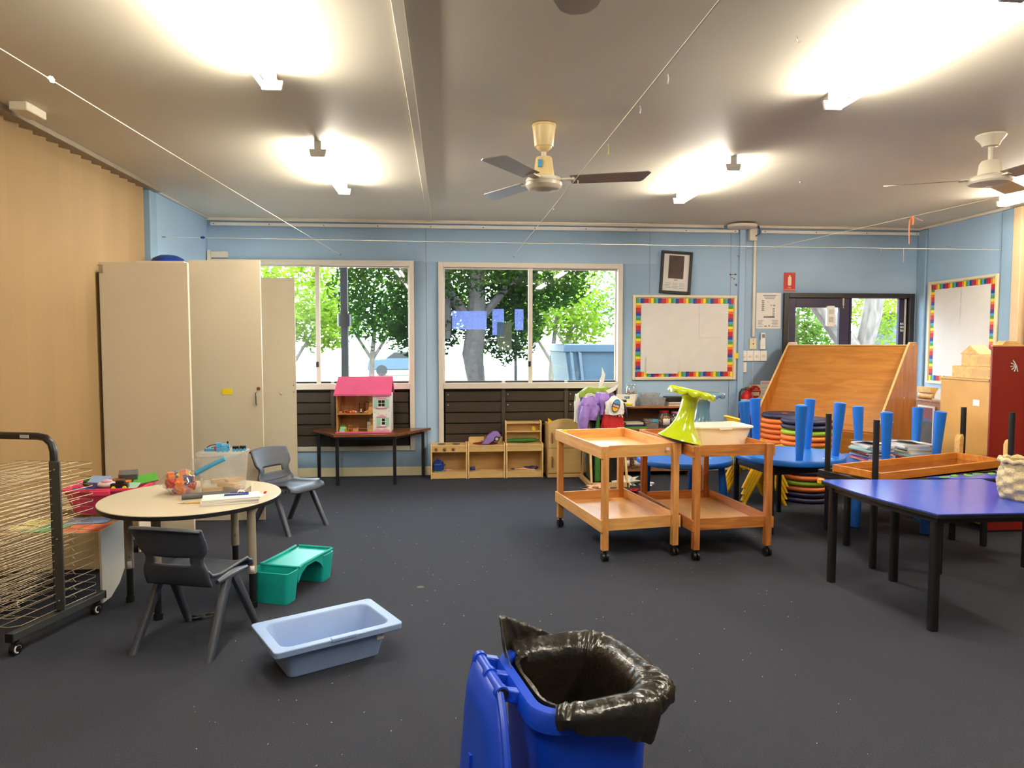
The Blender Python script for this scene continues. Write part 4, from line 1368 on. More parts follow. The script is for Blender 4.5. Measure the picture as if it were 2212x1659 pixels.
# pink tub of toys
PT = T(-2.19, 4.62, .42)
t = thing('pink_tub', 'pink plastic tub full of toys behind the white table', 'tub', (-2.17, 4.72, .43), rad(4))
B().loft(tubrings(.36, .26, .46, .34, .165, .04, .004, lip=.014)).build('shell', 'hot_pink', t)
B().bb(-.06, .06, -.2, -.16, .13, .16).build('handle', 'hot_pink', t, bev=.004)
t0 = (-2.17, 4.72, .53)
def toy(name, lab, cat, x, y, z, rz_, rx_, parts):
    t = thing(name, lab, cat, (t0[0] + x, t0[1] + y, t0[2] + z), rz_, 'toys heaped in the pink tub', rx_)
    for nm, m, f in parts:
        b = B()
        f(b)
        b.build(nm, m, t, bev=.002)
    return t
toy('toy_car', 'black toy car with yellow wheels in the pink tub', 'toy car', .09, -.09, .06, .15, 0, [('body', 'black', lambda b: b.bb(-.05, .05, -.02, .02, .0, .028)), ('cab', 'black', lambda b: b.bb(-.02, .03, -.018, .018, .028, .045))] +
    [('wheel', 'bright_yellow', lambda b, x=x, s=s: b.cyl((x, s * .018, .0), (x, s * .026, .0), .013, n=12)) for x in (-.032, .032) for s in (-1, 1)])
toy('toy_box', 'dark grey toy box standing up in the pink tub', 'toy', .09, .05, .09, .3, .4, [('body', 'grey_pad', lambda b: b.bb(-.05, .05, -.03, .03, -.05, .05)), ('side', 'brown', lambda b: b.bb(-.06, -.05, -.03, .03, -.05, .05))])
toy('green_plate', 'green plastic wedge leaning on the tub rim', 'toy', .185, .03, .075, .2, .35, [('plate', 'green', lambda b: b.add([(-.06, -.06, 0), (.09, .0, 0), (.06, .1, 0), (-.06, .06, 0), (-.06, -.06, .008), (.09, 0, .008), (.06, .1, .008), (-.06, .06, .008)], [(0, 3, 2, 1), (4, 5, 6, 7), (0, 1, 5, 4), (1, 2, 6, 5), (2, 3, 7, 6), (3, 0, 4, 7)]))])
toy('toy_phone', 'grey blue toy case at the left of the pink tub', 'toy', -.07, .0, .075, -.2, .5, [('body', 'tub_blue', lambda b: b.bb(-.06, .06, -.035, .035, -.03, .03))])
toy('toy_boat', 'white and pink toy shoe lying in the pink tub', 'toy', .0, -.06, .075, .1, .1, [('body', 'white', lambda b: b.ball((0, 0, 0), (.06, .025, .022))), ('top', 'pale_pink', lambda b: b.ball((.0, 0, .018), (.035, .02, .015)))])
toy('toy_truck', 'brown and orange toy truck in the middle of the pink tub', 'toy truck', .05, -.01, .08, .5, .2, [('body', 'brown', lambda b: b.bb(-.035, .035, -.022, .022, -.02, .02)), ('tray', 'orange', lambda b: b.bb(.036, .07, -.02, .02, -.02, .008))])
toy('dark_block', 'dark blue toy block low at the left of the tub', 'toy', -.13, -.09, .035, .2, .1, [('body', 'royal', lambda b: b.bb(-.07, .07, -.03, .03, -.02, .02))])
toy('cream_card', 'cream toy card with green print lying on the toys', 'toy', .14, -.04, .06, -.2, .5, [('card', 'mint', lambda b: b.bb(-.045, .045, -.03, .03, -.004, .004))])
toy('green_frog', 'dark green toy lump at the left back of the tub', 'toy', -.15, .06, .07, 0, 0, [('body', 'mid_green', lambda b: b.ball((0, 0, 0), (.05, .045, .035), amp=.4))])

# ---------------------------------------------------------------- teal lap tray and blue tub on the floor
t = thing('lap_tray', 'teal plastic lap tray with side pockets on the carpet', 'tray', (-.955, 4.345, 0), rad(70.5))
HT = .185
L, W_ = .54, .27
b = B()
th = .006
# top deck between the pockets
xs_ = L / 2 - .135
deck = B().bb(-xs_, xs_ + .135 - .01, -W_ / 2 + .015, W_ / 2 - .015, HT - .012, HT - .006)
deck.build('deck', 'teal', t)
for s, nm in ((-1, 'pocket'), (1, 'end_leg')):
    w0 = .13
    cx = s * (L / 2 - w0 / 2)
    R = [ring(rrect(w0 - .02, W_ - .04, .02, 3, cx, 0), 0.0), ring(rrect(w0, W_, .025, 3, cx, 0), HT)]
    if s < 0:
        R += [ring(rrect(w0 - 2 * th, W_ - 2 * th, .02, 3, cx, 0), HT), ring(rrect(w0 - .02 - 2 * th, W_ - .04 - 2 * th, .015, 3, cx, 0), .008)]
    else:
        R[-1] = ring(rrect(w0, W_, .025, 3, cx, 0), HT - .013)
    B().loft(R).build(nm, 'teal', t, bev=.002)
# raised rim round the deck, sweeping down over the front edge
for s in (-1, 1):
    pts = [(-L / 2 + .125 - .0, s * (W_ / 2 - .004), HT + .002), (-.09, s * (W_ / 2 - .012), HT + .004), (.12, s * (W_ / 2 - .012), HT + .004), (L / 2 - .02, s * (W_ / 2 - .004), HT + .004)]
    B().tube(pts, .008, 8).build('rim', 'teal', t)
    b = B()
    pr = [(-xs_ - .01, HT - .09), (-xs_ + .03, HT - .045), (-xs_ + .09, HT - .018), (xs_ - .08, HT - .018), (xs_ - .03, HT - .045), (xs_ + .01, HT - .09), (xs_ + .01, HT), (-xs_ - .01, HT)]
    b.loft([[(x, s * (W_ / 2 - .016), z) for x, z in pr], [(x, s * (W_ / 2 - .010), z) for x, z in pr]])
    b.build('apron', 'teal', t)
B().tube([(-L / 2 + .128, -W_ / 2 + .01, HT + .002), (-L / 2 + .128, W_ / 2 - .01, HT + .002)], .007, 8).build('rim', 'teal', t)
B().tube([(L / 2 - .006, -W_ / 2 + .02, HT + .002), (L / 2 - .006, W_ / 2 - .02, HT + .002)], .008, 8).build('rim', 'teal', t)
t = thing('plastic_tub', 'pale blue rectangular plastic tub on the carpet', 'tub', (-.585, 3.365, 0), rad(29.6))
HB = .165
w1, d1 = .61, .40
lipw = .045
R = [ring(rrect(w1 - .17, d1 - .16, .035, 5), 0), ring(rrect(w1 - .11, d1 - .1, .04, 5), HB - .03), ring(rrect(w1 - .004, d1 - .004, .022, 5), HB - .03), ring(rrect(w1, d1, .022, 5), HB),
     ring(rrect(w1 - 2 * lipw, d1 - 2 * lipw, .05, 5), HB - .002), ring(rrect(w1 - 2 * lipw - .012, d1 - 2 * lipw - .012, .045, 5), HB - .01), ring(rrect(w1 - .19, d1 - .18, .035, 5), .008)]
B().loft(R).build('shell', 'tub_blue', t, bev=.004)
B().bb(-.05, .07, -d1 / 2 - .004, -d1 / 2 + .02, HB - .012, HB + .004).build('handle_lip', 'tub_blue', t, bev=.004)
B().bb(.19, .225, -d1 / 2 + .050, -d1 / 2 + .06, HB - .075, HB - .045).build('torn_label', 'white', t, X=T(0, .0, 0))

# ================================================================= BACK WALL FURNITURE
t = thing('wooden_desk', 'dark brown trapezoid wooden table under the left window', 'table', (0, 0, 0))
poly = [(-1.52, 8.01), (-1.2, 7.47), (-.55, 7.47), (-.2, 8.01)]
B().prism(poly, .52, .55).build('tabletop', 'desk_wood', t, bev=.004)
for x, y in ((-1.44, 7.95), (-1.175, 7.53), (-.575, 7.53), (-.29, 7.95)):
    B().bb(x - .017, x + .017, y - .017, y + .017, 0, .52).build('leg', 'black_metal', t, bev=.002)
B().prism([(-1.43, 7.96), (-1.17, 7.52), (-.58, 7.52), (-.3, 7.96)], .49, .519).build('underframe', 'black_metal', t)
# ---- doll's house
t = thing('dolls_house', "pink roofed wooden doll's house standing on the brown table", "doll's house", (-.9, 7.555, .551), rad(-1.5))
WD, DP, HH = .57, .27, .42
x0, x1 = -WD / 2, WD / 2
B().bb(x0, x1, -.0, DP, 0, .012).build('floor_board', 'doll_wood', t)
B().bb(x0, x1, DP - .008, DP, .012, HH).build('back_wall', 'doll_wood', t)
B().bb(x0, x0 + .012, 0, DP - .008, .012, HH).build('side_wall', 'doll_wood', t)
B().bb(x0 + .012, x1 - .2, 0, DP - .008, .2, .21).build('upper_floor', 'doll_wood', t)
B().bb(x1 - .012, x1, 0.0, DP - .008, .012, HH).build('side_wall', 'white', t)
B().bb(x0 - .01, x1 + .01, -.014, 0, -.0, .014).build('base_trim', 'pink', t, bev=.002)
fx = x1 - .185
fr = B().bb(fx, x1, -.012, 0, .014, HH).build('front_panel', 'white', t)
for zc, half in ((.32, False), (.125, True)):
    wx = fx + .092
    b = B()
    for i in (0, 1):
        for k in (0, 1):
            if half and i == 0:
                continue
            b.bb(wx - .034 + i * .036, wx - .002 + i * .036, -.0135, -.012, zc - .034 + k * .036, zc - .004 + k * .036)
    b.build('window', 'black', fr)
    for s in (-1, 1):
        a = wx + s * .06 - .02 + (.03 if (half and s < 0) else 0)
        B().bb(a, a + .04, -.018, -.012, zc - .045, zc + .043).build('shutter', 'mint', fr)
    B().loft([[(wx - .055, y, zc + .048), (wx + .055, y, zc + .048), (wx + .05, y, zc + .056), (wx, y, zc + .078), (wx - .05, y, zc + .056)] for y in (-.02, -.012)]).build('pediment', 'pale_pink', fr)
    B().bb(wx - .055, wx + .055, -.024, -.012, zc - .055, zc - .047).build('window_sill', 'pale_pink', fr)
b = B()
for x, z in ((.02, .22), (.06, .207), (.14, .196), (.17, .235), (.012, .135)):
    b.box((fx + x, -.0128, z), (.006, .0015, .006))
b.build('painted_dots', 'brown', fr)
b = B()
for q in (.05, .13):
    b.loft([[(fx + q + .05 * math.cos(a), y, .014 + .035 * math.sin(a)) for a in [PI * i / 8 for i in range(9)]] for y in (-.0135, -.012)])
b.build('painted_bush', 'pale_pink', fr)
# roof
b = B()
ez, rz0 = HH - .01, HH + .165
b.add([(x0 - .018, -.03, ez), (x1 + .012, -.03, ez), (x1 + .012, .16, rz0), (x0 - .0, .16, rz0), (x0 - .018, -.03, ez + .014), (x1 + .012, -.03, ez + .014), (x1 + .012, .155, rz0 + .012), (x0 - .0, .155, rz0 + .012)],
      [(0, 3, 2, 1), (4, 5, 6, 7), (0, 1, 5, 4), (1, 2, 6, 5), (2, 3, 7, 6), (3, 0, 4, 7)])
b.add([(x0, .16, rz0), (x1 + .012, .16, rz0), (x1 + .012, DP + .02, ez), (x0, DP + .02, ez), (x0, .16, rz0 + .012), (x1 + .012, .16, rz0 + .012), (x1 + .012, DP + .03, ez + .01), (x0, DP + .03, ez + .01)],
      [(0, 1, 2, 3), (7, 6, 5, 4), (0, 4, 5, 1), (1, 5, 6, 2), (2, 6, 7, 3), (3, 7, 4, 0)])
rf = b.build('roof', 'pink', t, smooth=0)
B().bb(x0 - .02, x1 + .014, -.036, -.028, ez - .008, ez + .012).build('eave_trim', 'pink', rf)
b = B()
for i in range(9):
    for k in range(5):
        f = .12 + k * .19
        b.box((x0 + .03 + i * .064 + .03 * (k % 2), -.03 + .187 * f, ez + .0148 + f * (rz0 - ez - .002)), (.006, .004, .003))
b.build('roof_dots', 'pale_pink', rf)
# staircases: a part of the house
for z0 in (.012, .21):
    b = B()
    for k in range(5):
        b.bb(x1 - .24, x1 - .19, .03 + k * .035, .2, z0 + k * .034, z0 + (k + 1) * .034)
    b.build('staircase', 'block_wood', t)
HX = T(-.9, 7.555, .551, rz=rad(-1.5))
def mini(name, lab, x, y, z, parts, grp='miniature furniture in the dolls house'):
    p = HX @ Vector((x, y, z))
    t = thing(name, lab, 'toy', tuple(p), rad(-1.5), grp)
    for nm, m, f in parts:
        b = B()
        f(b)
        b.build(nm, m, t)
U = .2105
def chairparts(m):
    return [('seat', m, lambda b: b.bb(-.02, .02, -.016, .016, .022, .028)), ('backrest', m, lambda b: (b.bb(-.02, .02, .012, .016, .045, .065), b.bb(-.02, -.014, .012, .016, .028, .065), b.bb(.014, .02, .012, .016, .028, .065)))] + \
           [('leg', m, lambda b, x=x, y=y: b.bb(x - .003, x + .003, y - .003, y + .003, 0, .022)) for x in (-.016, .016) for y in (-.012, .012)]
mini('toy_chair', "tiny wooden chair upstairs at the left of the doll's house", -.2, .12, U, chairparts('doll_wood'))
mini('toy_chair', "tiny wooden chair downstairs in the doll's house", -.16, .12, .0125, chairparts('doll_wood'))
mini('toy_stool', "tiny yellow stool upstairs at the front left of the doll's house", -.245, .03, U, [('seat', 'block_wood', lambda b: b.bb(-.013, .013, -.01, .01, .016, .021)), ('leg', 'block_wood', lambda b: b.bb(-.012, -.008, -.008, .008, 0, .016)), ('leg', 'block_wood', lambda b: b.bb(.008, .012, -.008, .008, 0, .016))])
mini('toy_shelf', "tiny open shelf upstairs in the doll's house", -.045, .2, U, [('side', 'brown', lambda b: b.bb(-.03, -.024, -.012, .012, 0, .1)), ('side', 'brown', lambda b: b.bb(.024, .03, -.012, .012, 0, .1)), ('shelf', 'doll_wood', lambda b: [b.bb(-.024, .024, -.012, .012, z, z + .006) for z in (.0, .03, .06, .09)])])
mini('toy_wardrobe', "tiny wooden wardrobe upstairs by the stairs of the doll's house", .03, .2, U, [('body', 'brown', lambda b: b.bb(-.036, .036, -.014, .014, 0, .11)), ('door', 'doll_wood', lambda b: b.bb(-.03, -.002, -.018, -.014, .012, .1)), ('door', 'doll_wood', lambda b: b.bb(.002, .03, -.018, -.014, .012, .1)), ('crest', 'pale_pink', lambda b: b.ball((0, 0, .112), (.02, .008, .012)))])
mini('toy_animal', "tiny red and pink figure lying upstairs left of the other pink figure", -.165, .03, U, [('body', 'red', lambda b: b.ball((0, 0, .014), (.024, .014, .013))), ('head', 'pale_pink', lambda b: b.ball((.026, 0, .016), (.012, .011, .012)))])
mini('toy_animal', "tiny orange and pink figure lying upstairs in the middle", -.112, .03, U, [('body', 'orange_foam', lambda b: b.ball((0, 0, .018), (.024, .016, .017))), ('head', 'pale_pink', lambda b: b.ball((.028, 0, .014), (.013, .012, .012)))])
mini('toy_figure', "tiny doll with orange hair and teal top standing upstairs", -.03, .03, U, [('body', 'black', lambda b: b.lathe([(.012, 0), (.014, .01), (.01, .016)], 12)), ('top', 'mint', lambda b: b.lathe([(.012, .016), (.009, .028)], 12)), ('head', 'skin_tan', lambda b: b.ball((0, 0, .034), .01)), ('hair', 'orange', lambda b: b.ball((0, .003, .04), (.012, .011, .01)))])
mini('toy_dog', "tiny tan animal lying upstairs by the wardrobe", .02, .04, U, [('body', 'block_wood', lambda b: b.ball((0, 0, .012), (.022, .012, .011))), ('head', 'block_wood', lambda b: b.ball((.016, -.004, .022), .009))])
mini('toy_armchair', "tiny mint green armchair downstairs at the front left", -.23, .03, .0125, [('seat', 'mint', lambda b: b.bb(-.026, .026, -.02, .02, 0, .03)), ('backrest', 'mint', lambda b: b.bb(-.026, .026, .014, .022, .03, .052)), ('cushion', 'olive', lambda b: b.bb(.026, .034, -.015, .018, .0, .03))])
mini('toy_cot', "tiny green and yellow cot downstairs behind the mint armchair", -.225, .1, .0125, [('base', 'bright_yellow', lambda b: b.bb(-.03, .03, -.02, .02, 0, .045)), ('cover', 'green', lambda b: b.bb(-.032, .02, -.022, .022, .045, .06))])
mini('toy_box', "tiny wooden box with a pink end downstairs in the middle", -.095, .05, .0125, [('body', 'doll_wood', lambda b: b.bb(-.024, .024, -.018, .018, 0, .036)), ('end', 'pale_pink', lambda b: b.bb(.024, .029, -.018, .018, 0, .042))])
mini('toy_bed', "tiny wooden bed downstairs at the back", -.025, .17, .0125, [('base', 'doll_wood', lambda b: b.bb(-.045, .045, -.025, .025, .012, .022)), ('headboard', 'doll_wood', lambda b: b.bb(-.05, -.045, -.025, .025, 0, .05))])
mini('toy_fridge', "tiny grey cupboard downstairs by the stairs", .055 - .012, .1, .0125, [('body', 'light_grey', lambda b: b.bb(-.018, .018, -.014, .014, 0, .1)), ('knob', 'black', lambda b: b.ball((-.008, -.016, .06), .004, 8, 6))])

# ================================================================= TOY KITCHEN ROW
def kitchen_base(name, label, x0, w, top_z=.375):
    t = thing(name, label, 'toy kitchen', (x0, 7.775, 0), 0)
    D = .255
    for xx in (0, w - .016):
        b = B()
        pr = [(0, 0), (D, 0), (D, top_z + .012), (.03, top_z + .012), (.008, top_z), (0, top_z - .02)]
        b.loft([[(xx, y, z) for y, z in pr], [(xx + .016, y, z) for y, z in pr]])
        b.build('side_panel', 'maple', t, bev=.003)
    B().bb(.016, w - .016, D - .01, D, .02, top_z).build('back_panel', 'birch', t)
    B().bb(.016, w - .016, .004, D - .01, .06, .074).build('shelf', 'birch', t)
    B().bb(.016, w - .016, .006, .018, .005, .06).build('kick_board', 'birch', t, bev=.002)
    B().bb(.016, w - .016, .006, .02, top_z - .075, top_z - .016).build('front_board', 'birch', t, bev=.002)
    B().bb(.016, w - .016, .004, D - .01, top_z - .016, top_z).build('worktop', 'birch', t, bev=.002)
    return t, D
st, D = kitchen_base('toy_stove', 'toy wooden stove unit with hotplates and knobs, leftmost of the play kitchen', -.2, .405)
for k in range(3):
    B().lathe([(.017, 0), (.016, .012), (.01, .016), (0, .016)], 14, X=T(.06 + k * .095, .006, .332, rx=PI / 2)).build('knob', 'brown', st)
b = B()
for k in range(4):
    for q in range(8):
        a = q * PI / 4
        b.box((.06 + k * .095 + .024 * math.cos(a), .0055, .332 + .024 * math.sin(a)), (.004, .002, .004))
b.build('dial_marks', 'shelf_wood', st)
for x in (.12, .28):
    for s in (-1, 1):
        B().loft([[(x + (.045 - .01 * e) * math.cos(a), .12 + s * (.014 + .05 * abs(math.sin(a))), z) for a in [PI * i / 10 for i in range(11)]] for e, z in ((0, .3752), (0, .3765))]).build('hotplate', 'dark_board', st)
sk, D = kitchen_base('toy_sink', 'toy wooden sink unit with a red basin, middle of the play kitchen', .211, .418)
b = B()
b.loft([[(x, y, z) for x, z in [(.016, .375), (.402, .375), (.402, .43), (.39, .44), (.03, .44), (.016, .43)]] for y in (D - .022, D - .008)])
b.build('splashback', 'birch', sk)
B().lathe([(.14, .378), (.145, .381), (.14, .384), (.12, .382), (.1, .33), (.06, .305), (.0, .30), (.0, .292), (.07, .296), (.112, .325), (.132, .375)], 28, X=T(.2, .11, 0) @ Matrix.Diagonal((1, .68, 1, 1))).build('basin', 'dark_red', sk)
tp_ = B()
tp_.cyl((.205, D - .04, .375), (.205, D - .04, .455), .014)
tp_.cyl((.205, D - .04, .44), (.205, D - .1, .43), .009)
tp_.build('tap', 'shelf_wood', sk)
hu, D = kitchen_base('toy_hutch', 'toy wooden hutch unit with an upper shelf, right end of the play kitchen', .636, .42)
for xx in (0.004, .404):
    b = B()
    pr = [(.13, .37), (D, .37), (D, .625), (.16, .625), (.145, .6)]
    b.loft([[(xx, y, z) for y, z in pr], [(xx + .014, y, z) for y, z in pr]])
    b.build('upper_side', 'maple', hu, bev=.003)
B().bb(.018, .404, D - .012, D - .004, .37, .615).build('upper_back', 'birch', hu)
B().bb(.018, .404, .145, D - .012, .498, .512).build('upper_shelf', 'birch', hu)
B().bb(.018, .404, .145, D - .012, .595, .612).build('top_shelf', 'birch', hu)
t = thing('toy_fridge', 'toy wooden fridge with two doors and an arched top', 'toy fridge', (1.105, 7.745, 0))
B().bb(0, .38, .016, .28, 0, .605).build('body', 'birch', t, bev=.002)
B().bb(0, .38, .004, .016, .005, .045).build('kick_board', 'birch', t)
dl = B().bb(.006, .374, -.002, .015, .055, .332).build('door', 'birch', t, bev=.002)
b = B()
pts = [(.006, .338), (.374, .338), (.374, .59)] + [(.19 + .184 * math.cos(a), .59 + .075 * math.sin(a)) for a in [PI * (i + .5) / 12 for i in range(12)]] + [(.006, .59)]
b.loft([[(x, y, z) for x, z in pts] for y in (-.002, .015)])
du = b.build('door', 'birch', t)
for d_, z in ((dl, .18), (du, .45)):
    B().tube([(.045, -.004, z - .055), (.045, -.02, z - .05), (.045, -.02, z + .05), (.045, -.004, z + .055)], .009, 8).build('handle', 'shelf_wood', d_)
t = thing('toy_pot', 'dark blue toy pot with a lid in the stove compartment', 'toy pot', (-.12, 7.87, .0845))
B().lathe([(.055, 0), (.066, .012), (.068, .07), (.058, .085), (.06, .09)], 24).build('pot', 'royal', t)
B().lathe([(.062, .088), (.062, .094), (.03, .112), (.012, .114), (.016, .124), (.012, .134), (0, .136)], 24).build('lid', 'royal', t)
for s in (-1, 1):
    B().tube([(s * .064, -.012, .06), (s * .08, -.01, .062), (s * .08, .01, .062), (s * .064, .012, .06)], .006, 6).build('handle', 'royal', t)
t = thing('toy_plate', 'mint green toy plate under the dark blue pot', 'toy plate', (-.12, 7.87, .0745))
B().lathe([(.05, 0), (.075, .008), (.076, .01), (.05, .009), (0, .0095)], 24).build('dish', 'mint', t)
t = thing('toy_plate', 'pink toy plate beside the dark blue pot', 'toy plate', (-.02, 7.88, .0745))
B().lathe([(.03, 0), (.045, .012), (.046, .014), (.03, .005), (0, .004)], 20).build('dish', 'pale_pink', t)
t = thing('toy_cup', 'small blue toy cup lying on the sink compartment shelf', 'toy cup', (.265, 7.9, .0745 + .02), 0)
B().cyl((-.03, 0, 0), (.03, 0, 0), .017, .02, 16).build('cup', 'royal', t)
B().tube([(-.01, -.018, .0), (.0, -.032, .0), (.012, -.018, .0)], .003, 6).build('handle', 'royal', t)
t = thing('toy_spoon', 'grey toy spoons lying in the sink compartment', 'toy spoon', (.275, 7.83, .0745), .2)
B().bar((-.01, 0, .006), (.07, 0, .008), .008, .004).build('stem', 'grey', t)
B().ball((-.025, 0, .006), (.024, .015, .006)).build('bowl', 'grey', t)
t = thing('toy_car', 'lilac toy car tipped nose down in the red sink basin', 'toy car', (.47, 7.845, .40), 0, None, 0, rad(-33))
B().loft([[(x, y, z) for x, z in [(-.15, 0), (-.15, .012), (-.04, .06), (.02, .085), (.09, .085), (.13, .055), (.135, .01), (.12, 0)]] for y in (-.05, .05)]).build('body', 'purple', t, bev=.008)
B().bb(-.06, .12, -.045, .045, -.012, .0).build('chassis', 'black', t)
for x in (-.1, .075):
    for s in (-1, 1):
        wq = B().cyl((x, s * .045, .0), (x, s * .062, .0), .03, n=18).build('wheel', 'black', t)
        B().cyl((x, s * .06, .0), (x, s * .064, .0), .018, n=10).build('hubcap', 'light_grey', wq)
t = thing('toy_dish', 'white toy dish behind the lilac car', 'toy plate', (.42, 7.96, .376), 0)
B().lathe([(.03, 0), (.06, .03), (.062, .034), (.04, .012), (0, .008)], 20).build('dish', 'foam_white', t)
t = thing('toy_bucket', 'small yellow toy tub on the upper hutch shelf', 'toy bucket', (.965, 7.95, .5125))
B().lathe([(.02, 0), (.027, .025), (.024, .026)], 14).build('tub', 'bright_yellow', t)
B().ball((0, 0, .03), (.02, .02, .016)).build('filling', 'yellow', t)
t = thing('green_cloth', 'dark green folded cloth along the hutch worktop', 'cloth', (.846, 7.955, .376))
B().ball((0, 0, .025), (.185, .04, .024), 22, 8, amp=.45, seed=4, freq=4).build('fabric', 'mid_green', t, smooth=80)
t = thing('toy_belt', 'dark blue and tan toy tool belt in the hutch compartment', 'toy belt', (.87, 7.88, .0755))
B().tube([(-.13, 0, .008), (-.06, .0, .008), (-.02, -.01, .014), (.03, -.03, .006), (.1, -.03, .006)], [.006, .006, .012, .008, .006], 8).build('strap', 'skin_tan', t)
B().ball((.06, 0, .022), (.075, .03, .02), 16, 8, amp=.6, seed=2).build('pouch', 'navy', t)
B().tube([(-.13, 0, .008), (-.15, .012, .01), (-.165, 0, .01), (-.15, -.012, .01), (-.13, 0, .008)], .005, 6).build('loop', 'navy', t)
t = thing('toy_brick', 'yellow toy wedge on the back of the toy fridge', 'toy', (1.15, 7.93, .606))
B().loft([[(x, y, z) for x, z in [(-.02, 0), (.05, 0), (-.02, .05)]] for y in (-.02, .02)]).build('wedge', 'yellow', t)

# ================================================================= COSTUME RACK
t = thing('costume_rack', 'black costume rack with a pale wooden foot beside the toy fridge', 'rack', (1.67, 7.42, 0))
B().bb(-.17, .17, -.14, .14, .05, .68).build('cabinet', 'black', t, bev=.006)
for s in (-1, 1):
    B().bar((s * .2, -.27, .025), (s * .2, .3, .025), .03, .045).build('foot_rail', 'birch', t)
    B().bar((s * .19, -.25, .04), (s * .175, .0, .88), .035, .02, up=(1, 0, 0)).build('frame_leg', 'birch', t)
    B().bar((s * .19, .27, .04), (s * .175, .02, .88), .035, .02, up=(1, 0, 0)).build('frame_leg', 'birch', t)
B().bar((-.2, -.26, .03), (.2, -.26, .03), .02, .05).build('cross_rail', 'birch', t)
B().cyl((-.22, 0.01, .885), (.24, 0.01, .885), .015).build('hanging_rail', 'black_metal', t)
def drape(lab, name, cat, c, w_, d_, ztop, zbot, m, seed, amp=.03, taper=1.0, rz_=0.0, top=.35):
    """A garment slumped over the rail: closed folded cloth, wider or narrower to the hem."""
    t = thing(name, lab, cat, (c[0], c[1], ztop), rz_, 'dress-up clothes on the rack')
    rings = []
    for k in range(23):
        f = k / 22
        z = -(ztop - zbot) * f
        s = (top + (1 - top) * min(1, f * 3.2)) * (1 + (taper - 1) * f)
        rr = []
        for i in range(64):
            a = 2 * PI * i / 64
            q = 1 + amp * 6 * noise.noise(Vector((math.cos(a) * 2.2 + seed, math.sin(a) * 2.2, f * 2.0))) + .10 * f * math.sin(a * 7 + seed) - .16 * abs(noise.noise(Vector((math.cos(a) * 5 + seed * 2, math.sin(a) * 5, f * 4 + seed)))) + .05 * noise.noise(Vector((math.cos(a) * 11, math.sin(a) * 11, f * 9 + seed)))
            rr.append((w_ / 2 * s * q * math.cos(a), d_ / 2 * s * q * math.sin(a), z + .02 * noise.noise(Vector((a, seed, f * 3)))))
        rings.append(rr)
    B().loft(rings).build('fabric', m, t, smooth=70)
    return t
drape('olive green plush costume heaped over the back of the costume rack', 'plush_costume', 'costume', (1.575, 7.44), .44, .26, 1.035, .70, 'olive', 1.3, .05, .95, 0, .5)
pj = drape('lilac satin jacket hanging over the left front of the costume rack', 'satin_jacket', 'costume', (1.46, 7.24), .24, .17, .945, .70, 'purple', 5.2, .06, .85, rad(15), .5)
B().tube([(-.05, -.04, -.1), (-.075, -.05, -.2), (-.09, -.05, -.3), (-.085, -.05, -.36)], [.05, .055, .05, .045], 12).build('sleeve', 'purple', pj, smooth=70)
B().tube([(.09, -.02, -.06), (.13, .0, -.14), (.12, .01, -.24)], [.04, .05, .035], 10).build('panel', 'deep_purple', pj, smooth=70)
dp = drape('deep purple satin cape bunched at the middle of the costume rack', 'satin_cape', 'costume', (1.615, 7.27), .2, .14, .985, .76, 'purple', 8.8, .05, .8, 0, .6)
B().ball((.1, .0, -.06), (.07, .04, .045), amp=.5, seed=3).build('fold', 'deep_purple', dp)
wb = drape('white drawstring bag with a round badge hanging on the rack', 'drawstring_bag', 'bag', (1.72, 7.19), .19, .09, .955, .765, 'foam_white', 2.1, .03, 1.05, 0, .3)
b = B(T(.005, -.058, -.095, rx=PI / 2, ry=rad(18)) @ Matrix.Diagonal((.6, 1, 1, 1)))
b.lathe([(.07, 0), (.07, .004)], 24)
b.build('badge', 'royal', wb)
b = B(T(.005, -.063, -.095, rx=PI / 2, ry=rad(18)) @ Matrix.Diagonal((.6, 1, 1, 1)))
b.m = 0
b.prism([(.062 * math.cos(a), .062 * math.sin(a)) for a in [rad(20 + 140 * i / 12) for i in range(13)]], 0, .003)
b.m = 1
b.prism([(-.062, -.018), (.062, -.018), (.06, .018), (-.06, .018)], 0, .0035)
b.m = 2
b.prism([(.06 * math.cos(a), .06 * math.sin(a)) for a in [rad(200 + 140 * i / 12) for i in range(13)]], 0, .003)
b.build('badge_bands', ['sky_blue', 'dark_red', 'yellow'], wb)
b = B(T(.005, -.068, -.095, rx=PI / 2, ry=rad(18)) @ Matrix.Diagonal((.6, 1, 1, 1)))
for k in range(6):
    b.bar((-.052 + k * .018, -.011, 0), (-.045 + k * .018, .011, 0), .005, .003)
    b.bar((-.045 + k * .018, .011, 0), (-.04 + k * .018, -.011, 0), .004, .003)
b.build('badge_lettering', 'foam_white', wb)
rd = drape('red felt bag with white zigzag trim hanging below the white bag', 'felt_bag', 'bag', (1.71, 7.215), .19, .08, .87, .52, 'red', 6.4, .02, 1.35, 0, .55)
B().tube([(-.095 + .017 * k, -.052 - .004 * (k % 2), -.06 - .03 * (k % 2) - .004 * k) for k in range(12)], .005, 6).build('zigzag_trim', 'foam_white', rd)
dp2 = drape('pale blue and navy ribbon cluster at the right of the red bag', 'ribbon_bunch', 'costume', (1.80, 7.24), .05, .05, .90, .68, 'mint', 3.3, .05, 1.0, rad(10), .5)
B().tube([(.03, -.02, -.02), (.05, -.03, -.1), (.06, -.03, -.18)], [.008, .012, .008], 6).build('ribbon', 'navy', dp2)
cream = drape('cream cloth strap hanging at the left back of the costume rack', 'cloth_strap', 'costume', (1.375, 7.42), .07, .12, .96, .66, 'off_white', 7.7, .04, 1.0, 0, .6)
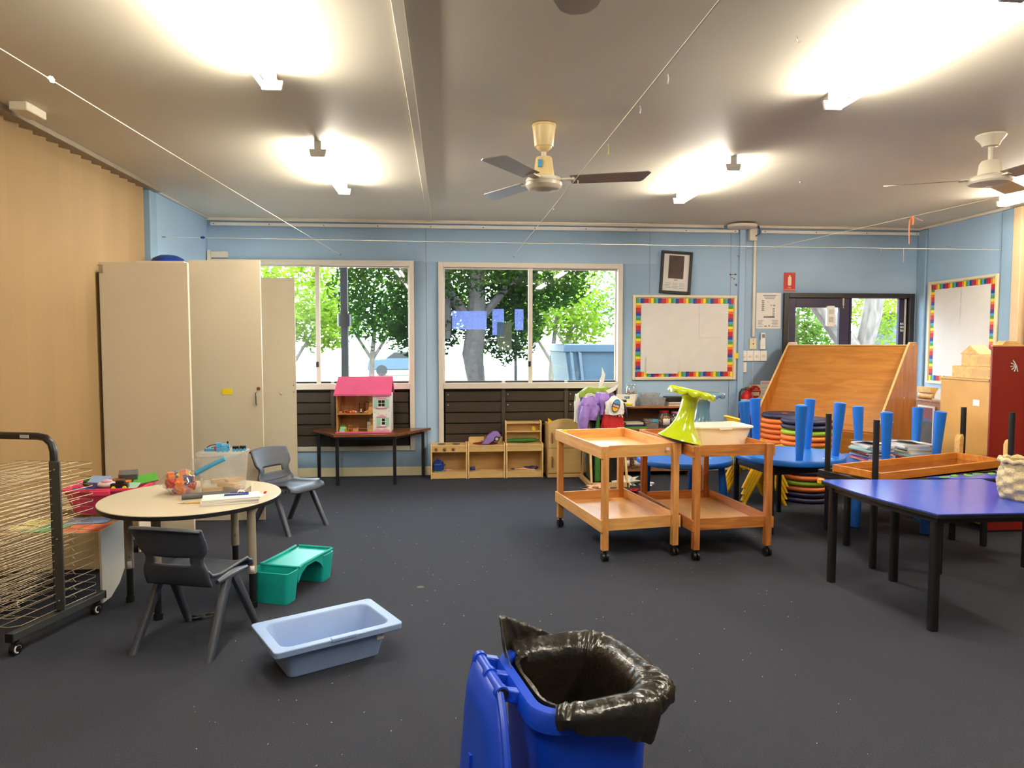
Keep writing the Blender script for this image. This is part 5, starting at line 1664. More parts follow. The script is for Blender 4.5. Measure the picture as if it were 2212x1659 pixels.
nv = drape('navy cloth hanging behind the lilac jacket', 'navy_cloth', 'costume', (1.42, 7.38), .08, .1, .93, .66, 'royal', 4.1, .04, 1.0, 0, .6)
gr = drape('long dark green cloth hanging down inside the costume rack', 'green_cloth', 'costume', (1.555, 7.23), .05, .05, .80, .06, 'mid_green', 2.9, .05, 1.2, 0, .6)
wl = thing('white_coil', 'white looped cord on the olive costume', 'cord', (1.49, 7.3, .93))
B().tube([(.05 * math.cos(a), -.01 * math.cos(a * .5), .022 * math.sin(a) + .0015 * a) for a in [i * .5 for i in range(34)]], .006, 6).build('loop', 'foam_white', wl)
fr = thing('feather_spray', 'white feather fronds sticking out of the costume heap', 'feather', (1.60, 7.4, 1.02))
for pts, wd in (([(0, 0, 0), (.03, 0, .07), (.05, 0, .15), (.035, 0, .23)], .026), ([(0, 0, 0), (-.07, 0, .012), (-.14, 0, .005), (-.2, 0, -.03)], .016), ([(.02, 0, -.04), (.1, -.01, -.03), (.17, -.01, .0), (.215, -.01, .05)], .024)):
    b = B()
    P = [Vector(p) for p in pts]
    rr = []
    for k in range(13):
        f = k / 12 * 3
        i = min(int(f), 2)
        p = P[i].lerp(P[i + 1], f - i)
        tn = (P[i + 1] - P[i]).normalized()
        nn = Vector((-tn.z, 0, tn.x)) * wd * math.sin(PI * min(1, .08 + k / 12 * .93)) * .9
        rr.append([p + nn + Vector((0, .002, 0)), p - nn + Vector((0, .002, 0)), p - nn - Vector((0, .002, 0)), p + nn - Vector((0, .002, 0))])
    b.loft(rr)
    b.build('frond', 'foam_white', fr)
for lab, x, y, sx, sy, sz, m, sd in (('crumpled peach and red cloth on the carpet by the rack foot', 1.50, 6.98, .13, .09, .035, 'skin_tan', 1), ('red cloth scrap on the carpet in front of the rack', 1.86, 6.9, .06, .04, .02, 'red', 5), ('white cloth strip lying over the rack foot', 1.87, 7.25, .13, .08, .05, 'foam_white', 3), ('small white cloth on the carpet right of the rack', 2.08, 7.2, .08, .04, .025, 'foam_white', 8)):
    t = thing('dropped_cloth', lab, 'cloth', (x, y, .002), .4)
    B().ball((0, 0, sz * .8), (sx, sy, sz), 20, 10, amp=.9, seed=sd * 3.3, freq=2.6).build('fabric', m, t, smooth=70)
    if m == 'skin_tan':
        B().ball((-.1, -.03, .012), (.07, .04, .018), 14, 8, amp=.9, seed=6).build('fringe', 'red', t, smooth=70)

t = thing('dropped_cloth', 'black scrap of cloth on the carpet by the front chair leg', 'cloth', (-1.345, 3.93, .001), .5)
B().ball((0, 0, .006), (.08, .035, .007), 18, 8, amp=.8, seed=4, freq=2.4).build('fabric', 'black', t, smooth=70)
b = B()
b.ball((-.179, 4.306, .0005), (.022, .02, .0012), 16, 6, amp=.4, seed=2)
o = b.build('trim_20', 'stain')
o['kind'] = 'structure'
o['label'] = 'small tan stain on the open carpet'

# ================================================================= SHELF UNIT UNDER THE PINBOARD
t = thing('shelf_unit', 'brown wooden shelf unit under the wide pinboard', 'shelf', (1.92, 7.73, 0))
WS, DS = .82, .29
for x in (0, WS - .018):
    B().bb(x, x + .018, 0, DS, 0, .775).build('side_panel', 'shelf_wood', t, bev=.002)
B().bb(-.005, WS + .005, -.005, DS, .775, .797).build('top_board', 'shelf_wood', t, bev=.003)
for z in (.06, .525):
    B().bb(.018, WS - .018, 0, DS - .008, z, z + .02).build('shelf_board', 'shelf_wood', t, bev=.002)
B().bb(.018, WS - .018, DS - .008, DS, .02, .775).build('back_panel', 'brown', t)
def jar(lab, x, y, z, r, h, lidm, fill, clearlid=False):
    t = thing('jar', lab, 'jar', (x, y, z), 0, 'jars of craft pieces on the shelf unit')
    B().lathe([(r * .92, 0), (r, .012), (r, h * .72), (r * .72, h * .86), (r * .7, h * .9)], 24).build('glass_body', 'jar', t)
    B().lathe([(r * .76, h * .88), (r * .78, h * .89), (r * .78, h * .99), (r * .7, h)], 24).build('lid', lidm, t)
    B().grid(lambda u, v: ((r + .001) * math.sin((u - .3) * 1.5), -(r + .001) * math.cos((u - .3) * 1.5), h * (.18 + .35 * v)), 8, 1).build('label', 'paper', t, solid=.0008)
    b = B()
    for k in range(70):
        a, q = random.random() * 6.28, (r * .86) * random.random() ** .5
        zz = .012 + random.random() * h * (.58 if r > .06 else .6)
        b.m = random.randrange(len(fill))
        b.ball((q * math.cos(a), q * math.sin(a), zz), (r * .17, r * .13, r * .13), 6, 4)
    o = b.build('contents', fill, t)
    o['kind'] = 'stuff'
    return t
jar('large glass jar of leaves and pods on the shelf top', 2.075, 7.86, .7975, .072, .255, 'jar', ['mid_green', 'brown', 'shelf_wood', 'red', 'mid_green', 'grey'])
jar('red lidded jar of coloured beads on the middle shelf', 2.45, 7.82, .5455, .068, .2, 'red', ['red', 'orange', 'royal', 'bright_yellow', 'purple', 'green'])
jar('pale pink lidded jar at the right of the middle shelf', 2.585, 7.83, .5455, .06, .185, 'pale_pink', ['grey', 'light_grey', 'mint', 'brown'])
jar('yellow lidded jar at the left of the bottom shelf', 2.0, 7.82, .0805, .055, .19, 'yellow', ['orange_foam', 'royal', 'red', 'pale_pink'])
jar('red lidded jar with a white label on the bottom shelf', 2.12, 7.82, .0805, .06, .19, 'red', ['brown', 'red', 'green', 'orange', 'royal'])
t = thing('caddy', 'white plastic caddy with hand holes on the shelf top', 'caddy', (1.995, 7.79, .7975))
for s in (-1, 1):
    b = B()
    R0 = [(-.085, 0), (.085, 0), (.095, .125), (.03, .125), (.03, .105), (-.03, .105), (-.03, .125), (-.095, .125)]
    b.loft([[(x, s * .055 + q, z) for x, z in [(-.085, 0), (.085, 0), (.095, .085), (-.095, .085)]] for q in (-.003, .003)])
    b.bb(-.095, -.032, s * .055 - .003, s * .055 + .003, .085, .115)
    b.bb(.032, .095, s * .055 - .003, s * .055 + .003, .085, .115)
    b.bb(-.095, .095, s * .055 - .003, s * .055 + .003, .115, .13)
    b.build('side', 'foam_white', t)
B().bb(-.086, .086, -.052, .052, 0, .006).build('base', 'foam_white', t)
for s in (-1, 1):
    B().bb(s * .09 - .003, s * .09 + .003, -.052, .052, .0, .12).build('end', 'foam_white', t)
t = thing('yellow_lid_tub', 'small tub with a yellow lid in front of the white caddy', 'tub', (1.99, 7.725 + .0, .7975))
t.location = (2.005, 7.76 - .03, .7975)
B().lathe([(.045, 0), (.047, .012)], 20).build('base', 'foam_white', t)
B().lathe([(.05, .012), (.052, .016), (.052, .034), (.048, .038)], 20).build('lid', 'bright_yellow', t)
for (x, y, z, w_, d_, h, lab, r_) in ((2.31, 7.86, .7975, .29, .2, .09, 'larger clear plastic box on the shelf top, lower of two', 0), (2.29, 7.87, .8915, .22, .15, .05, 'smaller clear plastic box stacked on the larger clear box', .06)):
    t = thing('clear_box', lab, 'box', (x, y, z), r_, 'clear boxes on the shelf top')
    B().loft(tubrings(w_ - .02, d_ - .02, w_, d_, h - .008, .02, .0025)).build('tub', 'clear_tub', t)
    B().prism(rrect(w_ + .01, d_ + .01, .02, 3), h - .008, h + .002).build('lid', 'clear_tub', t, bev=.002)
    b = B()
    cs = ['mint', 'pale_pink', 'light_grey', 'orange', 'sky_blue']
    for k in range(16):
        b.m = k % 5
        b.ball((random.uniform(-.36, .36) * w_, random.uniform(-.34, .34) * d_, .016 + random.random() * h * .35), .013, 6, 4)
    o = b.build('contents', cs, t)
    o['kind'] = 'stuff'
t = thing('letter_tray', 'black letter tray on slats at the right of the shelf top', 'tray', (2.585, 7.86, .7975))
for k in range(3):
    B().bb(-.1, .1, -.1, .1, k * .016, k * .016 + .01).build('slat_board', 'off_white', t)
B().bb(-.105, .105, -.105, .105, .05, .1).build('tray_box', 'black', t, bev=.003)
for k, (lab, m, w_) in enumerate((('green book lying lowest on the middle shelf', 'green', .25), ('dark book lying second on the middle shelf', 'navy', .22), ('cream book lying on top on the middle shelf', 'off_white', .2))):
    t = thing('book', lab, 'book', (2.105 - .01 * k, 7.82, .5455 + .023 * k), .03 * k, 'books on the middle shelf')
    B().bb(-w_ / 2, w_ / 2, -.075, .075, .002, .02).build('pages', 'paper', t)
    B().bb(-w_ / 2 - .003, w_ / 2 + .003, -.078, .078, 0, .003).build('cover', m, t)
    B().bb(-w_ / 2 - .003, w_ / 2 + .003, -.078, .078, .019, .0225).build('cover', m, t)
    B().bb(-w_ / 2, w_ / 2, -.079, -.076, .0, .022).build('spine', m, t)
t = thing('clear_box', 'clear box of bits with a blue clip on the middle shelf', 'box', (2.295, 7.80, .5455), 0)
B().loft(tubrings(.14, .12, .16, .14, .1, .02, .0025)).build('tub', 'clear_tub', t)
B().bb(-.01, .06, -.075, -.06, .075, .105).build('clip', 'sky_blue', t, bev=.003)
b = B()
cs = ['red', 'navy', 'orange', 'green', 'brown']
for k in range(40):
    b.m = k % 5
    b.ball((random.uniform(-.06, .06), random.uniform(-.05, .05), .015 + random.random() * .075), (.016, .012, .012), 6, 4)
o = b.build('contents', cs, t)
o['kind'] = 'stuff'
t = thing('clear_box', 'flat clear box of green pieces on the bottom shelf', 'box', (2.52, 7.83, .0805))
B().loft(tubrings(.3, .2, .32, .22, .075, .02, .0025)).build('tub', 'clear_tub', t)
b = B()
cs = ['lime_foam', 'red', 'green', 'light_grey']
for k in range(20):
    b.m = k % 4
    b.ball((random.uniform(-.13, .13), random.uniform(-.08, .08), .02 + random.random() * .03), (.025, .02, .016), 8, 5)
o = b.build('contents', cs, t)
o['kind'] = 'stuff'

# ================================================================= TROLLEYS
def trolley(label, loc, rz, w_, d_, px_, py_, pz_, traym, rail_t, low):
    t = thing('wooden_trolley', label, 'trolley', loc, rz)
    p = .0225
    for sx in (-1, 1):
        for sy in (-1, 1):
            x, y = sx * w_ / 2, sy * d_ / 2
            lg = B().bb(x - p, x + p, y - p, y + p, .075, .8).build('post', pz_, t, bev=.003)
            c = B()
            c.cyl((x, y, .05), (x, y, .076), .012)
            c.bb(x - .014, x + .014, y - .01, y + .016, .036, .06)
            cf = c.build('caster', 'black', lg, bev=.002)
            for q in (-1, 1):
                B().cyl((x + q * .006, y - .004, .029), (x + q * .021, y - .004, .029), .029, n=18).build('wheel', 'black', cf)
    for zb, zt in ((.8 - rail_t, .8), (low, low + rail_t)):
        for s in (-1, 1):
            y = s * d_ / 2
            B().bb(-w_ / 2 + p, w_ / 2 - p, y - .016 * s - .008, y - .016 * s + .008, zb, zt).build('end_rail', px_, t, bev=.002)
            x = s * (w_ / 2 + p + .007)
            B().bb(x - .007, x + .007, -d_ / 2 - p, d_ / 2 + p, zb, zt).build('side_rail', py_, t, bev=.002)
        B().bb(-w_ / 2 - p + .001, w_ / 2 + p - .001, -d_ / 2 + .01, d_ / 2 - .01, zb + .004, zb + .012).build('tray_board', traym, t)
    return t
t1 = trolley('pale pine two-tier trolley on casters, empty, left of the pair', (1.25, 5.235, 0), rad(9.5), .53, .96, 'pine_x', 'pine_y', 'pine', 'pine_tray', .085, .205)
for x, z in ((-.27, .77), ):
    B().bb(-.275, -.22, -.481, -.46, .775, .801).build('tape', 'bright_yellow', t1, X=T(0, .93, 0))
B().bb(.19, .215, -.497, -.4945, .755, .775).build('sticker', 'white', t1, X=T(0, .005, 0))
t2 = trolley('darker knotty two-tier trolley on casters carrying tub and stools', (1.92, 5.18, 0), rad(6.2), .545, .95, 'knotty_x', 'knotty_y', 'knotty', 'pine_tray', .08, .205)

# wobble stools
def stool(label, loc, rx, ry, m, padm):
    t = thing('wobble_stool', label, 'stool', loc, 0, 'wobble stools', rx, ry)
    B().lathe([(.0, -.006), (.11, -.002), (.155, .008), (.163, .014), (.158, .018)], 40).build('rubber_base', 'grey_pad', t)
    B().lathe([(.162, .016), (.158, .024), (.125, .055), (.09, .1), (.066, .16), (.057, .23), (.056, .3), (.066, .335), (.085, .345)], 40, c0=False, c1=False).build('stem', m, t, smooth=60)
    n = 96
    def seatring(r, z, wv, rv=0):
        return [((r + rv * abs(math.sin(6 * a))) * math.cos(a), (r + rv * abs(math.sin(6 * a))) * math.sin(a), z - wv * abs(math.sin(6 * a))) for a in [2 * PI * i / n for i in range(n)]]
    R = [seatring(.07, .338, 0), seatring(.13, .352, 0), seatring(.155, .352, .018), seatring(.166, .352, .022), seatring(.17, .362, .014), seatring(.166, .376, .004), seatring(.15, .382, 0), seatring(.0, .378, 0)]
    B().loft(R).build('seat', m, t, smooth=60)
    if padm:
        B().lathe([(.12, .381), (.121, .384), (.0, .384)], 40).build('seat_pad', padm, t)
    return t
stool('lime green wobble stool tilted across the two trolleys', (1.65, 4.90, .80), 0, rad(14), 'lime', None)
stool('slate blue wobble stool with a grey pad behind the lime one', (2.035, 5.52, .735), rad(0), rad(3), 'slate_blue', 'grey_pad')
t = thing('white_tub', 'white rectangular plastic tub on the darker trolley', 'tub', (2.04, 5.20, .7335), rad(3))
B().loft(tubrings(.36, .24, .44, .30, .15, .03, .004, lip=.016)).build('shell', 'foam_white', t, bev=.002)
B().bb(-.05, .05, -.170, -.165, .13, .14).build('lip_grip', 'foam_white', t)

# ================================================================= BLUE ROUND TABLES
def round_top(b_, r=.425):
    return b_.lathe([(0, 0), (r - .012, 0), (r - .003, .004), (r, .012), (r, .042), (r - .006, .05), (0, .05)], 64)
def blue_leg(b_, base, foot):
    """Tapered leg from the table top (BASE, slim) to the foot (FOOT, wide)."""
    return b_.tube([base, Vector(base).lerp(Vector(foot), .985), foot], [.027, .046, .03], 20)
def blue_table(label, loc, legs, down=True):
    t = thing('round_play_table', label, 'table', loc, 0, 'blue round play tables')
    round_top(B(T(0, 0, .43 if down else 0))).build('tabletop', 'plastic_blue', t, smooth=50)
    for a in legs:
        if isinstance(a, tuple):
            bx, by = a
            blue_leg(B(), (bx * .96, by * .96, .05), (bx * 1.03, by * 1.03, .48)).build('leg', 'plastic_blue', t, smooth=50)
        else:
            c, s_ = math.cos(rad(a)), math.sin(rad(a))
            blue_leg(B(), (.33 * c, .33 * s_, .43), (.365 * c, .365 * s_, 0)).build('leg', 'plastic_blue', t, smooth=50)
    return t
bt1 = blue_table('blue round table on its legs behind the two trolleys', (2.12, 6.16, 0), (58, 148, 238, 328))
B().bb(.16, .21, -.13, -.09, .4802, .4812).build('sticker', 'mint', bt1)
c2 = (2.79, 5.52)
bt2 = blue_table('blue round table upside down on a black framed table, legs in the air', (c2[0], c2[1], .552), [(x - c2[0], y - c2[1]) for x, y in ((2.43, 5.57), (2.64, 5.84), (2.70, 5.175), (3.07, 5.745), (3.11, 5.36))], False)
B().bb(.14, .2, -.3, -.26, .0502, .0512).build('sticker', 'white', bt2)
c3 = (3.66, 5.52)
blue_table('blue round table standing under the upturned one with magazines', (c3[0], c3[1], 0), (15, 105, 195, 285))
blue_table('upturned blue round table carrying the magazine stacks', (c3[0], c3[1], .4805), [(x - c3[0], y - c3[1]) for x, y in ((3.475, 5.29), (3.93, 5.31), (3.55, 5.80), (3.99, 5.66))], False)
t = thing('square_table', 'black framed table under the upturned blue table', 'table', (0, 0, 0))
q = [(2.51, 5.25), (3.06, 5.36), (2.94, 6.0), (2.46, 5.84)]
B().prism(q, .525, .55).build('tabletop', 'navy', t, bev=.003)
B().prism([(c2[0] + (x - c2[0]) * .96 - .004, c2[1] + (y - 5.6) * .96 + .08) for x, y in q], .47, .5249).build('underframe', 'black_metal', t)
for x, y in q:
    x, y = 2.745 + (x - 2.745) * .95, 5.61 + (y - 5.61) * .95
    B().bb(x - .017, x + .017, y - .017, y + .017, 0, .525).build('leg', 'black_metal', t, bev=.002)

# stacked round cushions
def cushion_proto(m):
    t = thing('round_cushion', 'x', 'cushion', (0, 0, 0), 0, 'round foam cushions in two stacks')
    R = .232
    B().lathe([(0, .001), (R - .03, 0), (R - .012, .005), (R, .018), (R, .034), (R - .012, .047), (R - .03, .052), (.05, .050), (0, .046)], 40).build('foam_pad', m, t, smooth=60)
    B().lathe([(.03, .044), (.028, .05), (0, .052)], 20).build('centre_button', 'orange_foam' if m == 'navy' else 'navy', t)
    return t
protos, used_ = {}, set()
cname = {'navy': 'navy', 'orange_foam': 'orange', 'lime_foam': 'lime green'}
ordn = ['lowest', 'second from the bottom', 'third from the bottom', 'fourth from the bottom', 'fifth from the bottom', 'sixth from the bottom', 'seventh from the bottom', 'eighth from the bottom', 'seventh from the top', 'sixth from the top', 'fifth from the top', 'fourth from the top', 'third from the top', 'second from the top', 'topmost']
N_, O_, L_ = 'navy', 'orange_foam', 'lime_foam'
for sname, x, y, seq in (('nearer right', 3.425, 6.45, [N_, N_, O_, L_, O_, N_, L_, O_, O_, L_, O_, O_, L_, N_, N_]), ('rear left', 3.46, 6.97, [N_, O_, L_, O_, N_, O_, L_, L_, L_, O_, O_, O_, O_, O_, N_])):
    for k, m in enumerate(seq):
        lab = '%s round cushion, %s in the %s stack' % (cname[m], ordn[k], sname)
        loc = (x + random.uniform(-.006, .006), y + random.uniform(-.006, .006), k * .0527)
        if m not in protos:
            protos[m] = cushion_proto(m)
            protos[m].location = loc
            protos[m]['label'] = lab
        else:
            dup(protos[m], loc, random.random() * 6, lab)

# yellow stacking chairs behind the blue tables
yp = make_chair('lowest yellow chair of the stack behind the blue tables', (2.90, 6.42, 0), rad(-88))
yp['group'] = 'yellow chairs in one stack'
for c in kids(yp):
    c.data = c.data.copy()
    c.data.materials.clear()
    c.data.materials.append(MT['yellow'])
for k, n_ in enumerate(('second lowest', 'second highest', 'topmost')):
    dup(yp, (2.90 + .006 * (k + 1), 6.42 + .004 * (k + 1), .058 * (k + 1)), rad(-88), '%s yellow chair of the stack behind the blue tables' % n_)

# magazines
mcol = ['paper', 'dark_red', 'navy', 'paper', 'light_grey', 'paint2', 'grey', 'paper', 'dark_board', 'paint4', 'deep_purple', 'mint']
for s, (cx, cy, nm, n) in enumerate(((3.50, 5.52, 'left', 11), (3.84, 5.54, 'right', 11))):
    z = .531
    for k in range(n):
        th = random.uniform(.009, .016)
        pos = 'lowest' if k == 0 else 'topmost' if k == n - 1 else ['second', 'third', 'fourth', 'fifth', 'sixth', 'seventh', 'eighth', 'ninth', 'tenth'][k - 1] + ' from the bottom'
        t = thing('magazine', 'magazine, %s in the %s stack on the upturned blue table' % (pos, nm), 'magazine', (cx + random.uniform(-.012, .012), cy + random.uniform(-.012, .012), z), random.uniform(-.18, .18), 'magazines in two stacks')
        B().bb(-.105, .105, -.14, .14, .001, th - .001).build('pages', 'paper' if k % 3 else 'light_grey', t)
        cv = mcol[(k * 5 + s * 3) % 12] if k < n - 2 else 'paper'
        b = B()
        b.bb(-.106, .107, -.141, .141, 0, .0012)
        b.bb(-.106, .107, -.141, .141, th - .0012, th)
        b.bb(-.1075, -.1055, -.141, .141, 0, th)
        b.build('cover', cv, t)
        z += th + .0005
    t = thing('loose_leaf', 'curled white leaflet on top of the %s magazine stack' % nm, 'leaflet', (cx - .02, cy - .01, z), .2, 'leaflets on the magazines')
    B().grid(lambda u, v: ((u - .5) * .19, (v - .5) * .24, .002 + .035 * (1 - u) ** 2 * (1 - .4 * v)), 8, 4).build('page', 'paper', t, solid=.001)

# ================================================================= BLACK LEGGED TABLES, TRAY, PURPLE TABLES
def quadtable(name, label, quad, z, topm, legs, lw=.045, th=.026, apron=.045, up=True, leglen=.43, group=None, bottom=0.0):
    t = thing(name, label, 'table', (0, 0, 0), 0, group)
    cx = sum(p[0] for p in quad) / len(quad)
    cy = sum(p[1] for p in quad) / len(quad)
    B().prism(quad, z - .006, z).build('tabletop', topm, t)
    sm = [(cx + (x - cx) * .999, cy + (y - cy) * .999) for x, y in quad]
    B().prism(sm, z - th, z - .006).build('edge_band', 'black', t, bev=.002)
    sm = [(cx + (x - cx) * .93, cy + (y - cy) * .93) for x, y in quad]
    if up:
        B().prism(sm, z - th - apron, z - th).build('underframe', 'black_metal', t)
    for x, y in legs:
        if up:
            B().prism([(x + a, y + c) for a, c in rrect(lw, lw, .012, 3)], bottom, z - th).build('leg', 'black', t)
        else:
            B().prism([(x + a, y + c) for a, c in rrect(lw, lw, .02, 4)], z, z + leglen).build('leg', 'black', t)
    return t
quadtable('kindergarten_table', 'black legged table under the upturned one beside the tray', [(2.76, 4.92), (2.76, 4.32), (4.08, 4.78), (3.95, 5.10), (3.6, 5.06)], .53, 'purple_blue', [(2.95, 4.93), (2.82, 4.40), (3.84, 5.0), (3.95, 4.82)], .04, .026, .03)
tc = quadtable('kindergarten_table', 'upturned black legged table holding the shallow wooden tray', [(2.68, 4.88), (2.78, 4.33), (4.165, 4.765), (4.115, 5.275)], .558, 'black', [(2.73, 4.83), (2.82, 4.40), (4.075, 5.225), (4.125, 4.80)], .04, .026, .03, up=False, leglen=.44)
b = B()
qq = [(2.69, 4.87), (2.79, 4.345), (4.15, 4.785), (4.09, 5.26)]
for i in range(4):
    p, r_ = qq[i], qq[(i + 1) % 4]
    b.bar((p[0], p[1], .572), (r_[0], r_[1], .572), .02, .027)
b.build('rim_frame', 'black_metal', tc)
t = thing('wooden_tray', 'long shallow orange wooden tray with a glossy base and end posts', 'tray', (3.43, 4.80, .587), rad(19.5))
LT, WT = 1.36, .37
B().bb(-LT / 2, LT / 2, -WT / 2, WT / 2, 0, .008).build('base', 'mirror', t)
for s in (-1, 1):
    B().bb(-LT / 2, LT / 2, s * WT / 2 - .009, s * WT / 2 + .009, 0, .055).build('side_rail', 'orange_tray', t, bev=.002)
    B().bb(s * (LT / 2 - .01) - .009, s * (LT / 2 - .01) + .009, -WT / 2 + .009, WT / 2 - .009, 0, .055).build('end_rail', 'orange_tray', t, bev=.002)
    y = s * (WT / 2 - .0)
    pr = [(LT / 2 + .0, .0), (LT / 2 + .045, .0), (LT / 2 + .05, .175), (LT / 2 + .04, .2), (LT / 2 + .015, .19), (LT / 2 + .0, .165)]
    B().loft([[(x, y - .022, z) for x, z in pr], [(x, y + .022, z) for x, z in pr]]).build('end_post', 'block_wood', t, bev=.002)
ZA = .635
ta = quadtable('trapezoid_table', 'large purple blue table with black legs in the right foreground', [(2.36, 4.26), (2.365, 3.92), (2.40, 3.66), (2.475, 3.325), (3.4, 3.31), (3.4, 4.19), (3.1, 4.19)], ZA, 'purple_blue', [(2.40, 4.17), (2.52, 3.40), (2.80, 4.15), (3.33, 3.38)], .045, .026, .03)
B().bb(-.015, .02, -.012, .012, ZA - .022, ZA + .004).build('clip', 'yellow', ta, X=T(2.36, 4.255, 0))
quadtable('trapezoid_table', 'second purple blue table edged with paper leaves, behind the large one', [(3.09, 4.275), (3.26, 4.205), (4.3, 4.205), (4.2, 4.5), (3.82, 4.41)], ZA, 'purple_blue', [(3.18, 4.26), (3.86, 4.33), (4.18, 4.27)], .045, .026, .03)
t = thing('paper_leaf_garland', 'green paper leaf cut-outs with a yellow flower on the rear purple table', 'paper cut-out', (0, 0, ZA))
for k in range(7):
    x = 3.2 + k * .1
    y = 4.255 + .02 * (k % 2) + .022 * k
    a = .3 + .5 * (k % 3)
    B().loft([[(x + (u * math.cos(a) - v * math.sin(a)), y + (u * math.sin(a) + v * math.cos(a)), z) for u, v in [(-.05, 0), (-.02, .022), (.02, .02), (.055, 0), (.02, -.02), (-.02, -.022)]] for z in (.0005, .002)]).build('leaf', 'green', t)
B().lathe([(.05, .0005), (.05, .003)], 16, X=T(3.72, 4.35, 0)).build('flower', 'bright_yellow', t)
# woven basket
t = thing('woven_basket', 'woven rush basket on the purple table at the right edge', 'basket', (3.2, 3.62, ZA + .001))
n = 48
rings = []
for k in range(15):
    f = k / 14
    r_ = .105 + .02 * math.sin(PI * min(1, f * 1.1))
    rings.append([((r_ + .008 * (1 if ((i // 4) + (k // 2)) % 2 else -1)) * math.cos(2 * PI * i / n), (r_ + .008 * (1 if ((i // 4) + (k // 2)) % 2 else -1)) * math.sin(2 * PI * i / n), .215 * f) for i in range(n)])
for k in range(14, -1, -2):
    f = k / 14
    r_ = .092 + .02 * math.sin(PI * min(1, f * 1.1))
    rings.append([(r_ * math.cos(2 * PI * i / n), r_ * math.sin(2 * PI * i / n), max(.008, .215 * f)) for i in range(n)])
B().loft(rings).build('weave', 'wicker', t, smooth=80)
B().tube([(.118 * math.cos(a), .118 * math.sin(a), .215 + .006 * math.sin(a * 12)) for a in [2 * PI * i / 48 for i in range(48)]], .012, 8, closed=True).build('rim', 'wicker', t)

# ================================================================= RIGHT BACK CORNER
# slanted book display unit, turned away from the window wall
t = thing('display_unit', 'tall slanted plywood book display unit in front of the glazed door', 'display unit', (3.94, 7.86, 0), rad(-55))
WU = 1.28
side = [(-.72, 0), (-.72, .62), (-.55, .86), (-.03, 1.47), (.02, 1.515), (.18, 1.515), (.22, 1.47), (.22, 0)]
for x in (-.018, WU):
    b = B()
    b.loft([[(x, y, z) for y, z in side], [(x + .018, y, z) for y, z in side]])
    b.build('side_panel', 'varnish_z', t, bev=.003)
    b = B()
    e = side[0:6]
    for (y0, z0), (y1, z1) in zip(e[:-1], e[1:]):
        b.bar((x + .009, y0, z0), (x + .009, y1, z1), .02, .006, up=(0, -1, .4))
    b.build('front_edging', 'birch', t)
pn = B()
pp = [(-.5, .62), (.0, 1.475), (.012, 1.465), (-.485, .61)]
pn.loft([[(0, y, z) for y, z in pp], [(WU, y, z) for y, z in pp]])
pn.build('display_board', 'varnish', t)
pn = B()
pn.bb(0, WU, -.66, -.645, .05, .62)
pn.bb(0, WU, -.645, -.48, .60, .615)
pn.build('lower_board', 'varnish', t)
B().bb(0, WU, .2, .21, .05, 1.49).build('back_board', 'varnish', t)
B().bb(0, WU, -.005, .2, 1.478, 1.492).build('top_board', 'birch', t, bev=.003)
b = B()
for y, z in ((-.1, .95), (-.35, .72), (.1, 1.49), (-.25, .4)):
    b.cyl((WU + .017, y, z), (WU + .020, y, z), .008, n=10)
b.build('screw_cover', 'white', t)

# tan back of a storage cabinet and red cabinet at the right edge
t = thing('storage_cabinet', 'tan painted cabinet side with wooden blocks on top', 'cabinet', (4.33, 5.28, 0))
B().bb(0, .42, 0, .56, 0.02, 1.195).build('body', 'tan_cab', t, bev=.003)
B().bb(-.012, .43, -.004, .57, 1.195, 1.212).build('top_board', 'ply', t, bev=.003)
B().bb(-.002, 0, .1, .17, .99, 1.04).build('sticker', 'foam_white', t)
B().bb(.02, .4, .02, .54, 0, .02).build('plinth', 'black', t)
t = thing('red_cabinet', 'tall dark red cabinet panel at the right edge', 'cabinet', (4.255, 5.17, 0))
B().bb(0, 1.1, 0, .018, 0.015, 1.478).build('panel', 'dark_red', t, bev=.002)
B().bb(-.002, 1.102, -.002, .02, 1.478, 1.492).build('top_edge', 'pine_x', t, bev=.002)
B().bb(.02, 1.08, .002, .016, 0, .015).build('plinth', 'black', t)
B().bb(.14, 1.08, .018, .10, 0.1, 1.478).build('carcass', 'pine_x', t)
b = B()
for k in range(6):
    a = 2.2 + k * .55
    b.bar((.2, -.006, 1.33), (.2 + .05 * math.cos(a), -.006, 1.33 + .05 * math.sin(a)), .006, .006, up=(0, 1, 0))
b.build('straw_bow', 'foam_white', t)
t = thing('wooden_block', 'flat wooden block on top of the red cabinet', 'block', (4.42, 5.22, 1.493))
b = B()
b.loft([[(x, y, z) for x, z in [(-.075, 0), (.075, 0), (.05, .03), (-.05, .03)]] for y in (-.04, .04)])
b.build('block', 'block_wood', t, bev=.002)
for lab, y, z, L, h, dx in (('long wooden block lowest on the tan cabinet', 5.50, 1.2125, .44, .1, 0), ('shorter wooden block on the long one on the tan cabinet', 5.47, 1.3135, .34, .1, .02)):
    t = thing('wooden_block', lab, 'block', (4.39 + dx, y, z), 0, 'wooden blocks on the tan cabinet')
    B().bb(-.05, .06, -L / 2, L / 2, 0, h).build('block', 'block_wood', t, bev=.003)
    B().bb(-.052, -.05, -L / 2 + .02, -.01, .02, h - .02).build('grain_patch', 'ply', t)
t = thing('wooden_block', 'triangular wooden block topmost on the tan cabinet', 'block', (4.42, 5.55, 1.414), 0)
B().loft([[(x, y, z) for y, z in [(-.11, 0), (.11, 0), (0, .075)]] for x in (-.06, .08)]).build('prism', 'block_wood', t, bev=.002)
